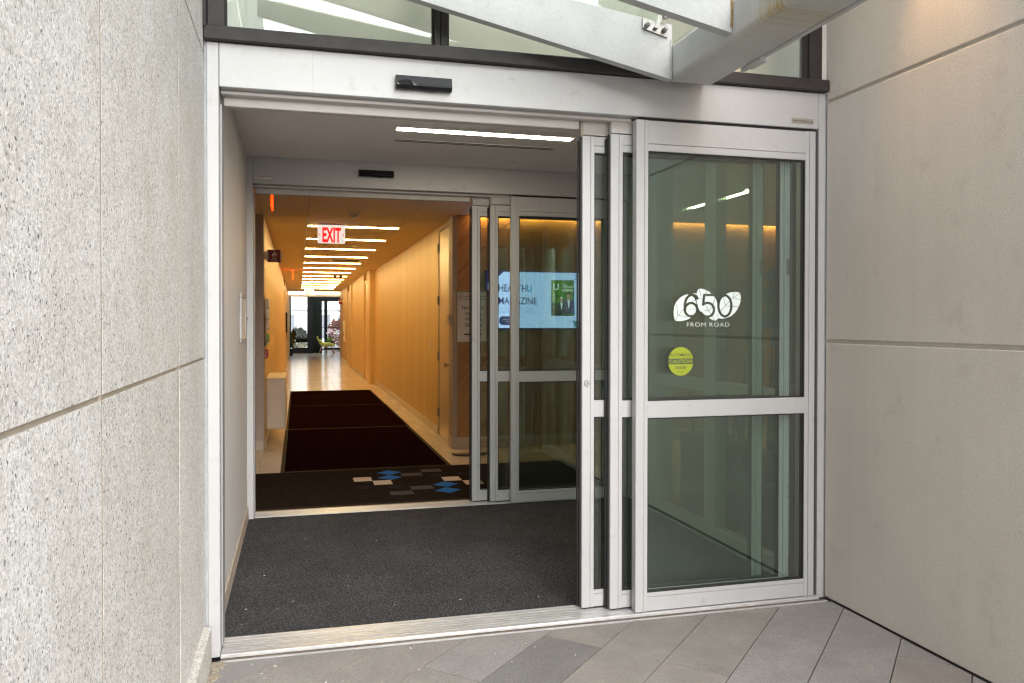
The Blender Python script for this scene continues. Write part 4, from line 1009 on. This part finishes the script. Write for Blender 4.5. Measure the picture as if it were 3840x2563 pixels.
# exit signs
def exit_sign(y, lab):
    T = Thing('exit_sign', lab, 'exit sign', (0.405, y, 2.67))
    x0, x1, z0, z1 = 0.240, 0.572, 2.426, 2.652
    T.part('housing', MB().box(x0+0.01, x1-0.01, y-0.030, y+0.030, z1+0.0005, 2.6695, 0.002), 'white_plastic')
    T.part('panel', MB().box(x0, x1, y-0.008, y+0.008, z0, z1, 0.004), 'exit_face')
    T.part('lettering', text_mb('EXIT', (x0+x1)/2, y-0.0086, z0+0.022, 0.172, 'CENTER', 0.226, bold=0.035), 'exit_red')
    for s, xx in ((-1, x0+0.012), (1, x1-0.012)):
        ch = MB(); ch.prism([(xx, 2.535), (xx-s*0.020, 2.555), (xx-s*0.020, 2.547), (xx-s*0.008, 2.535), (xx-s*0.020, 2.523), (xx-s*0.020, 2.515)], 1, y-0.0088, y-0.0082)
        T.part('chevron', ch, 'exit_red')
    return T
exit_sign(6.60, 'lit EXIT sign hanging close to the first ceiling light of the corridor')
exit_sign(26.6, 'small distant EXIT sign hanging before the glowing cove band')
def edge_sign(x, y, lab):
    T = Thing('exit_sign', lab, 'exit sign', (x, y, 2.67))
    T.part('housing', MB().box(x-0.03, x+0.03, y-0.17, y+0.17, 2.652, 2.6695, 0.002), 'white_plastic')
    T.part('panel', MB().box(x-0.006, x+0.006, y-0.16, y+0.16, 2.43, 2.6515, 0.002), 'exit_edge')
edge_sign(-0.213, 3.60, 'exit sign seen edge on as a red line just inside the inner door')
edge_sign(-0.108, 15.80, 'exit sign seen edge on as a thin red line down the corridor')
# fire alarm projecting signs
def alarm_sign(y, x0, x1, z0, z1, lab, letters=True, left=True):
    T = Thing('fire_alarm_sign', lab, 'sign', ((x0+x1)/2, y, z0))
    T.part('panel', MB().box(x0+0.016, x1-0.016, y-0.004, y+0.004, z0, z1, 0.001), 'sign_red')
    T.part('edge_strip', MB().box(x0, x0+0.0155, y-0.006, y+0.006, z0, z1, 0.001), 'white_plastic')
    T.part('edge_strip', MB().box(x1-0.0155, x1, y-0.006, y+0.006, z0, z1, 0.001), 'white_plastic')
    if left: T.part('bracket', MB().box(-0.3705, x0-0.0005, y-0.012, y+0.012, z0+0.03, z1-0.02, 0.001), 'white_plastic')
    else: T.part('bracket', MB().box(x1+0.0005, 1.6395, y-0.012, y+0.012, z0+0.03, z1-0.02, 0.001), 'white_plastic')
    cx = (x0+x1)/2; k = (z1-z0)/0.150
    if letters:
        T.part('lettering', text_mb('FIRE', cx, y-0.0048, z0+0.037*k, 0.017*k, 'CENTER', 0.050*k), 'paper')
        T.part('lettering', text_mb('ALARM', cx, y-0.0048, z0+0.012*k, 0.017*k, 'CENTER', 0.072*k), 'paper')
    fl_ = [(-.004, 0), (-.020, .004), (-.028, .018), (-.022, .036), (-.014, .026), (-.012, .044), (.000, .066), (.004, .050), (.012, .040), (.018, .046), (.024, .036), (.028, .018), (.020, .004), (.006, 0), (.012, .014), (.004, .030), (-.006, .020)]
    T.part('flame_emblem', MB().add([(cx+a*k, y-0.0048, z0+(0.068+b)*k) for a, b in fl_], [tuple(range(len(fl_)))]), 'paper')
alarm_sign(6.266, -0.351, -0.182, 2.156, 2.304, 'dark red FIRE ALARM sign with flame projecting from the left corridor wall')
alarm_sign(27.0, 1.467, 1.625, 2.11, 2.305, 'small distant red flame sign projecting from the right corridor wall', False, False)
# ceiling fittings
T = Thing('security_camera', 'white dome camera on the ceiling before the EXIT sign', 'camera', (0.608, 5.52, 2.67))
T.part('base', MB().cyl((0.608, 5.52, 2.655), (0.608, 5.52, 2.6695), 0.075, n=24), 'white_plastic')
T.part('dome', MB().dome((0.608, 5.52, 2.6548), 0.05, 0.045), 'acrylic_frost')
T = Thing('recessed_light', 'small square recessed fitting in the ceiling near the inner door', 'ceiling light', (0.69, 5.09, 2.67))
T.part('frame', MB().box(0.63, 0.75, 5.01, 5.16, 2.6655, 2.6695, 0.001), 'white_plastic')
T.part('lens', MB().box(0.642, 0.738, 5.022, 5.148, 2.6635, 2.665), 'acrylic_frost')
T = Thing('smoke_detector', 'round smoke detector between the second and third ceiling lights', 'smoke detector', (0.90, 9.4, 2.67))
T.part('body', MB().cyl((0.90, 9.4, 2.64), (0.90, 9.4, 2.6695), 0.045, 0.06, 18), 'white_plastic')
T = Thing('emergency_light', 'twin headed emergency light on the ceiling down the corridor', 'emergency light', (1.0, 17.6, 2.67))
T.part('housing', MB().box(0.86, 1.14, 17.55, 17.65, 2.63, 2.6695, 0.003), 'white_plastic')
for x in (0.93, 1.07): T.part('lamp_head', MB().cyl((x, 17.52, 2.615), (x, 17.58, 2.615), 0.04, n=12), 'ink')
T = Thing('slot_vent', 'grille vent in the corridor ceiling by the fourth light', 'air vent', (0.9, 12.6, 2.67))
T.part('frame', MB().box(0.62, 1.22, 12.3, 12.9, 2.664, 2.6695), 'white_plastic')
g = MB()
for i in range(6): g.box(0.66, 1.18, 12.35+0.09*i, 12.40+0.09*i, 2.6625, 2.6638)
T.part('slat', g, 'dark_gap')
# heater
T = Thing('wall_heater', 'cream wall mounted cabinet heater low on the left corridor wall', 'heater', (-0.25, 7.0, 0.15))
T.part('casing', MB().box(-0.369, -0.146, 6.52, 7.62, 0.150, 0.757, 0.004), 'heater_paint')
T.part('end_cover', MB().box(-0.358, -0.152, 6.508, 6.5195, 0.160, 0.748, 0.003), 'heater_paint')
T.part('grille', MB().box(-0.369, -0.146, 6.51, 7.63, 0.758, 0.770, 0.003), 'heater_paint')
T.part('front_panel', MB().box(-0.1458, -0.139, 6.56, 7.58, 0.28, 0.62, 0.002), 'heater_paint')
# leaflet rack
T = Thing('leaflet_rack', 'narrow wall rack of leaflets above the cream heater', 'leaflet rack', (-0.345, 6.15, 1.2))
T.part('rail', MB().box(-0.352, -0.347, 5.97, 6.40, 1.17, 1.74, 0.001), 'acrylic_frost')
for z in (1.54, 1.20): T.part('rod', MB().cyl((-0.371, 6.0, z), (-0.352, 6.0, z), 0.006, n=8), 'stainless')
for i, (z, mt) in enumerate(((1.62, 'paper'), (1.50, 'white_plastic'), (1.38, 'paper'), (1.22, 'leaf_lime'))):
    T.part('leaflet', MB().box(-0.3465, -0.322, 5.98, 6.18, z, z+0.09, 0.001), mt); T.part('leaflet', MB().box(-0.3465, -0.328, 6.20, 6.39, z, z+0.085, 0.001), mt)
    T.part('pocket', MB().box(-0.346, -0.316, 5.975, 6.395, z-0.012, z-0.002, 0.001), 'acrylic_frost')
T = Thing('fire_alarm_box', 'small red box mounted below the leaflet rack', 'alarm box', (-0.35, 6.1, 1.03))
T.part('housing', MB().box(-0.3705, -0.335, 6.06, 6.17, 1.03, 1.14, 0.003), 'red_paint')
T.part('cover', MB().box(-0.3345, -0.329, 6.075, 6.155, 1.045, 1.125, 0.002), 'red_paint')
# black wall phone / monitor
T = Thing('wall_monitor', 'black flat monitor with dangling cord on the far left wall', 'monitor', (-0.365, 23, 1.1))
T.part('screen', MB().box(-0.3645, -0.325, 22.5, 23.6, 1.12, 1.75, 0.004), 'black_plastic')
T.part('cord', MB().tube([(-0.34, 22.8, 1.12), (-0.335, 22.8, 0.98), (-0.34, 23.0, 0.90), (-0.35, 23.2, 1.0), (-0.355, 23.2, 1.12)], 0.006, 6), 'black_plastic')
T = Thing('fire_extinguisher', 'red extinguisher cabinet on the right wall far down the corridor', 'fire extinguisher', (1.63, 26.2, 0.9))
T.part('cabinet', MB().box(1.60, 1.6395, 25.9, 26.6, 0.75, 1.5, 0.004), 'white_plastic')
T.part('pull_tab', MB().box(1.590, 1.5995, 26.0, 26.2, 0.95, 1.08, 0.002), 'red_paint')
# snake plants beyond the partition
def snake_planter(x, y, lab, seed):
    rng = random.Random(seed)
    T = Thing('planter', lab, 'potted plant', (x, y, 0))
    T.part('box', MB().box(x-0.14, x+0.14, y-0.30, y+0.30, 0.001, 0.62, 0.006), 'planter')
    lv = MB()
    for i in range(16):
        bx_, by_ = x+rng.uniform(-.1, .1), y+rng.uniform(-.26, .26); h = rng.uniform(0.35, 0.78)
        lv.blade((bx_, by_, 0.60), (bx_+rng.uniform(-.08, .08), by_+rng.uniform(-.13, .13), 0.62+h), rng.uniform(.035, .055), (rng.uniform(-1, 1), rng.uniform(-1, 1), 0), segs=4)
    T.part('leaves', lv, 'leaf_dark')
snake_planter(2.95, 0.75, 'dark planter of upright snake plants behind the partition nearest the door', 3)
snake_planter(2.95, 1.62, 'dark planter of upright snake plants behind the partition nearer the planked wall', 4)

# ================================================================== FAR END
T = Thing('window_wall', 'black framed window at the left of the corridor end', 'window', (0.1, 34.8, 0))
T.part('frame', MB().box(-0.364, -0.30, 34.75, 34.85, 0.0, 2.9).box(-0.2995, 0.425, 34.75, 34.85, 0.0, 0.27).box(-0.2995, 0.425, 34.75, 34.85, 2.66, 2.9), 'black_plastic')
T.part('glass_pane', MB().box(-0.2995, 0.425, 34.79, 34.81, 0.2705, 2.6595), 'clear_glass')
structure('black_column', MB().box(0.4255, 0.69, 34.6, 34.95, 0.0, 2.9), 'black_plastic')
structure('green_column', MB().box(0.691, 1.10, 35.3, 39.9, 0.0, 2.9), 'column_green')
T = Thing('glass_door', 'black framed glass door at the far right of the corridor end', 'door', (1.66, 40, 0))
T.part('frame', MB().box(1.101, 1.14, 39.95, 40.05, 0.0, 2.9).box(2.19, 2.25, 39.95, 40.05, 0.0, 2.9).box(1.1405, 2.1895, 39.95, 40.05, 2.55, 2.9).box(1.345, 1.51, 39.95, 40.05, 0.0, 2.549).box(1.1405, 1.3445, 39.95, 40.05, 1.14, 1.17).box(1.5105, 2.1895, 39.95, 40.05, 1.14, 1.17).box(1.1405, 1.3445, 39.95, 40.05, 0.0, 0.05).box(1.5105, 2.1895, 39.95, 40.05, 0.0, 0.09), 'black_plastic')
T.part('glass_pane', MB().box(1.1405, 1.3445, 39.99, 40.01, 0.0505, 2.549), 'clear_glass')
T.part('glass_pane', MB().box(1.5105, 2.1895, 39.99, 40.01, 0.0905, 2.549), 'clear_glass')
# shell chair
T = Thing('shell_chair', 'lime shell armchair on splayed wooden legs by the far windows', 'chair', (1.25, 34.6, 0))
def shell():
    mb = MB(); cx, cy = 1.22, 34.55
    prof = [(0.44, 0.375), (0.40, 0.385), (0.20, 0.36), (0.02, 0.34), (-0.12, 0.37), (-0.24, 0.47), (-0.33, 0.62), (-0.385, 0.79), (-0.37, 0.80)]
    n = 9; vs = []
    for i, (d, z) in enumerate(prof):
        hw = [0.18, 0.24, 0.30, 0.33, 0.35, 0.35, 0.32, 0.24, 0.20][i]
        for k in range(n):
            t = -1+2*k/(n-1)
            lift = 0.16*abs(t)**2.5*(1 if 2 <= i <= 6 else 0.3)
            vs.append((cx+d+0.05*abs(t)**2*(1 if i > 4 else 0), cy+t*hw, z+lift*(1 if i < 6 else 0.2)))
    m = len(prof)
    top = list(vs); vs = vs+[(x, y, z-0.045) for x, y, z in top]
    N = m*n; fs = []
    for i in range(m-1):
        for k in range(n-1):
            a = i*n+k; fs += [(a, a+1, a+n+1, a+n), (N+a, N+a+n, N+a+n+1, N+a+1)]
    for i in range(m-1):
        for k in (0, n-1):
            a = i*n+k; fs.append((a, a+n, N+a+n, N+a))
    for i in (0, m-1):
        for k in range(n-1):
            a = i*n+k; fs.append((a, a+1, N+a+1, N+a))
    mb.add(vs, fs); mb.smooth = True
    return mb
T.part('seat_shell', shell(), 'lime_fabric')
for tx_, ty_, bx_, by_ in ((1.50, 34.42, 1.61, 34.36), (1.50, 34.70, 1.61, 34.78), (1.05, 34.42, 0.95, 34.36), (1.05, 34.70, 0.95, 34.78)):
    T.part('leg', MB().cyl((tx_, ty_, 0.32), (bx_, by_, 0.0), 0.018, 0.010, 8), 'chair_wood')
T = Thing('side_table', 'low wooden table carrying the planted bowl by the far windows', 'table', (1.42, 35.0, 0))
T.part('table_top', MB().cyl((1.42, 35.05, 0.41), (1.42, 35.05, 0.435), 0.26, n=20), 'chair_wood')
for a in range(3): T.part('leg', MB().cyl((1.42+0.16*math.cos(a*2.1), 35.05+0.16*math.sin(a*2.1), 0.41), (1.42+0.24*math.cos(a*2.1), 35.05+0.24*math.sin(a*2.1), 0.0), 0.013, 0.009, 6), 'chair_wood')
T = Thing('plant_bowl', 'dark bowl of lime green leaves and pale orchids on the low table', 'potted plant', (1.42, 35.0, 0.436))
T.part('bowl', MB().cyl((1.42, 35.05, 0.436), (1.42, 35.05, 0.575), 0.155, 0.205, 20), 'planter')
lv = MB()
for i in range(60):
    a = random.uniform(0, 2*math.pi); rr_ = random.uniform(.08, .34)
    lv.blade((1.42+0.1*math.cos(a), 35.05+0.1*math.sin(a), 0.57), (1.42+rr_*math.cos(a), 35.05+rr_*math.sin(a)*0.7, 0.60+random.uniform(0.02, 0.24)), random.uniform(.03, .055), (0, 0, 1), bend=0.05)
T.part('leaves', lv, 'leaf_lime')
og = MB().tube([(1.42, 35.05, 0.57), (1.38, 35.05, 0.85), (1.36, 35.05, 1.02)], 0.006, 6).tube([(1.46, 35.05, 0.57), (1.50, 35.05, 0.85), (1.55, 35.05, 0.98)], 0.006, 6)
T.part('stem', og, 'leaf_dark')
pt = MB()
for i in range(26):
    cx = random.choice([1.34, 1.38, 1.42, 1.55, 1.5])+random.uniform(-.05, .05); cz_ = random.uniform(0.92, 1.13); cy = 35.03+random.uniform(-.04, .04)
    for a in range(5):
        t = a*2*math.pi/5+i; pt.blade((cx, cy, cz_), (cx+0.045*math.cos(t), cy-0.01, cz_+0.045*math.sin(t)), 0.035, (0, 1, 0), segs=2)
T.part('petals', pt, 'petal')
T = Thing('waste_bin', 'small black bin by the left wall at the corridor end', 'bin', (-0.28, 32.2, 0))
T.part('body', MB().box(-0.34, -0.215, 32.2, 32.45, 0.001, 0.30, 0.01), 'black_plastic')
T.part('lid', MB().box(-0.335, -0.22, 32.205, 32.445, 0.3005, 0.325, 0.006), 'white_plastic')
# outside the far windows
structure('courtyard', MB().box(-12, 14, 41.05, 70, -0.08, -0.02).box(-12, -0.6, 35, 41.04, -0.08, -0.02), 'ground')
T = Thing('white_building', 'white office block with grey windows across the far courtyard', 'building', (0, 52, 0))
T.part('wall', MB().box(-14, 16, 52, 58, -0.05, 2.25), 'building_white')
T.part('fascia', MB().box(-14.2, 16.2, 51.7, 58, 2.2505, 2.52), 'building_white')
for x in np.arange(-12, 15, 2.1):
    w_ = T.part('window', MB().box(x, x+1.5, 51.96, 51.995, 0.35, 1.95), 'window_grey')
    T.part('mullion', MB().box(x+0.72, x+0.80, 51.93, 51.955, 0.35, 1.95), 'building_white', w_)
    T.part('frame', MB().box(x-0.08, x-0.002, 51.92, 51.99, 0.27, 2.03), 'building_white', w_)
def bush(name, cx, cy, rx, ry, rz, z0, n, leafmat, lab, cat, seed, stems=5, ls=0.12):
    rng = random.Random(seed)
    T = Thing(name, lab, cat, (cx, cy, 0))
    lv = MB()
    for i in range(n):
        while True:
            p = Vector((rng.uniform(-1, 1), rng.uniform(-1, 1), rng.uniform(-1, 1)))
            if 0.5 < p.length < 1.0+0.12*math.sin(p.x*9)*math.cos(p.z*7): break
        b = Vector((cx+p.x*rx, cy+p.y*ry, z0+rz+p.z*rz))
        t = b+Vector((p.x+rng.uniform(-.6, .6), p.y+rng.uniform(-.6, .6), p.z+rng.uniform(-.3, .8))).normalized()*ls
        lv.blade(b, t, ls*0.55, (rng.uniform(-1, 1), rng.uniform(-1, 1), rng.uniform(-1, 1)), segs=2)
    T.part('crown', lv, leafmat)
    st_ = MB()
    for i in range(stems):
        a = rng.uniform(0, 6.28); st_.cyl((cx, cy, -0.02), (cx+rx*.5*math.cos(a), cy+ry*.5*math.sin(a), z0+rz), 0.02, 0.008, 6)
    T.part('stem', st_, 'chair_wood')
bush('round_shrub', 0.06, 37.2, 0.40, 0.40, 0.50, 0.12, 4200, 'bush_green', 'rounded green shrub outside the far left window', 'shrub', 11)
bush('red_shrub', 2.25, 43.6, 0.55, 0.6, 0.75, 0.10, 2200, 'shrub_red', 'russet shrub outside the far glass door', 'shrub', 12, ls=0.10)
def bare_tree(x, y, h, seed, lab):
    rng = random.Random(seed); T = Thing('bare_tree', lab, 'tree', (x, y, 0))
    T.part('trunk', MB().tube([(x, y, -0.02), (x+0.1, y, h*0.35), (x+0.05, y, h*0.6), (x+0.2, y, h*0.9)], 0.07, 8), 'leaf_dark')
    br = MB()
    for i in range(26):
        z = rng.uniform(h*0.3, h*0.9); a = rng.uniform(0, 6.28); L = rng.uniform(.5, 1.3)
        p1 = (x+0.08, y, z); p2 = (x+L*0.6*math.cos(a), y+L*.5*math.sin(a), z+L*0.5); p3 = (x+L*math.cos(a+.3), y+L*math.sin(a+.3), z+L*1.0)
        br.cyl(p1, p2, 0.022, 0.014, 5).cyl(p2, p3, 0.014, 0.004, 5)
    T.part('branches', br, 'leaf_dark')
bare_tree(2.55, 46.5, 4.0, 5, 'leafless tree outside the far glass door')

# ================================================================== SMALL DEBRIS
ch = MB(); rng = random.Random(21)
for i in range(26):
    x = rng.uniform(-0.30, 1.35); y = 0.2+abs(rng.gauss(0, 0.8)); s = rng.uniform(0.0008, 0.0022)
    if y > 2.3: continue
    a = rng.uniform(0, 3.14); L = s*rng.choice([1, 1, 1, 2.5])
    P = [(x+math.cos(a)*L*c-math.sin(a)*s*d, y+math.sin(a)*L*c+math.cos(a)*s*d) for c, d in ((-1, -1), (1, -1), (1, 1), (-1, 1))]
    ch.prism(P, 2, 0.0085, 0.0085+s)
single('debris', ch, 'chip_white', None, None, kind='stuff')
ch = MB()
for i in range(26):
    x = rng.uniform(-0.25, 1.2); y = -0.07-abs(rng.gauss(0, 0.25)); s = rng.uniform(0.0008, 0.0024)
    a = rng.uniform(0, 3.14); L = s*rng.choice([1, 1, 1.6, 3.5])
    P = [(x+math.cos(a)*L*c-math.sin(a)*s*d, y+math.sin(a)*L*c+math.cos(a)*s*d) for c, d in ((-1, -1), (1, -1), (1, 1), (-1, 1))]
    ch.prism(P, 2, 0.0013, 0.0015+s)
single('debris', ch, 'chip_white', None, None, kind='stuff')
ch = MB()
for i in range(160):
    x = -0.350+abs(rng.gauss(0, 0.018)); y = -0.065-rng.random()**1.5*0.55; s = rng.uniform(0.002, 0.006)
    if rng.random() < 0.25: x = rng.uniform(-0.35, -0.30); y = rng.uniform(-0.085, -0.062)
    a = rng.uniform(0, 3.14)
    P = [(x+math.cos(a)*s*1.8*c-math.sin(a)*s*d, y+math.sin(a)*s*1.8*c+math.cos(a)*s*d) for c, d in ((-1, -1), (1, -1), (1, 1), (-1, 1))]
    ch.prism(P, 2, -0.006, s)
single('leaf_litter', ch, 'mortar_tan', None, None, kind='stuff')
print('pavers', npv, 'tiles', nt_, 'planks', npl)
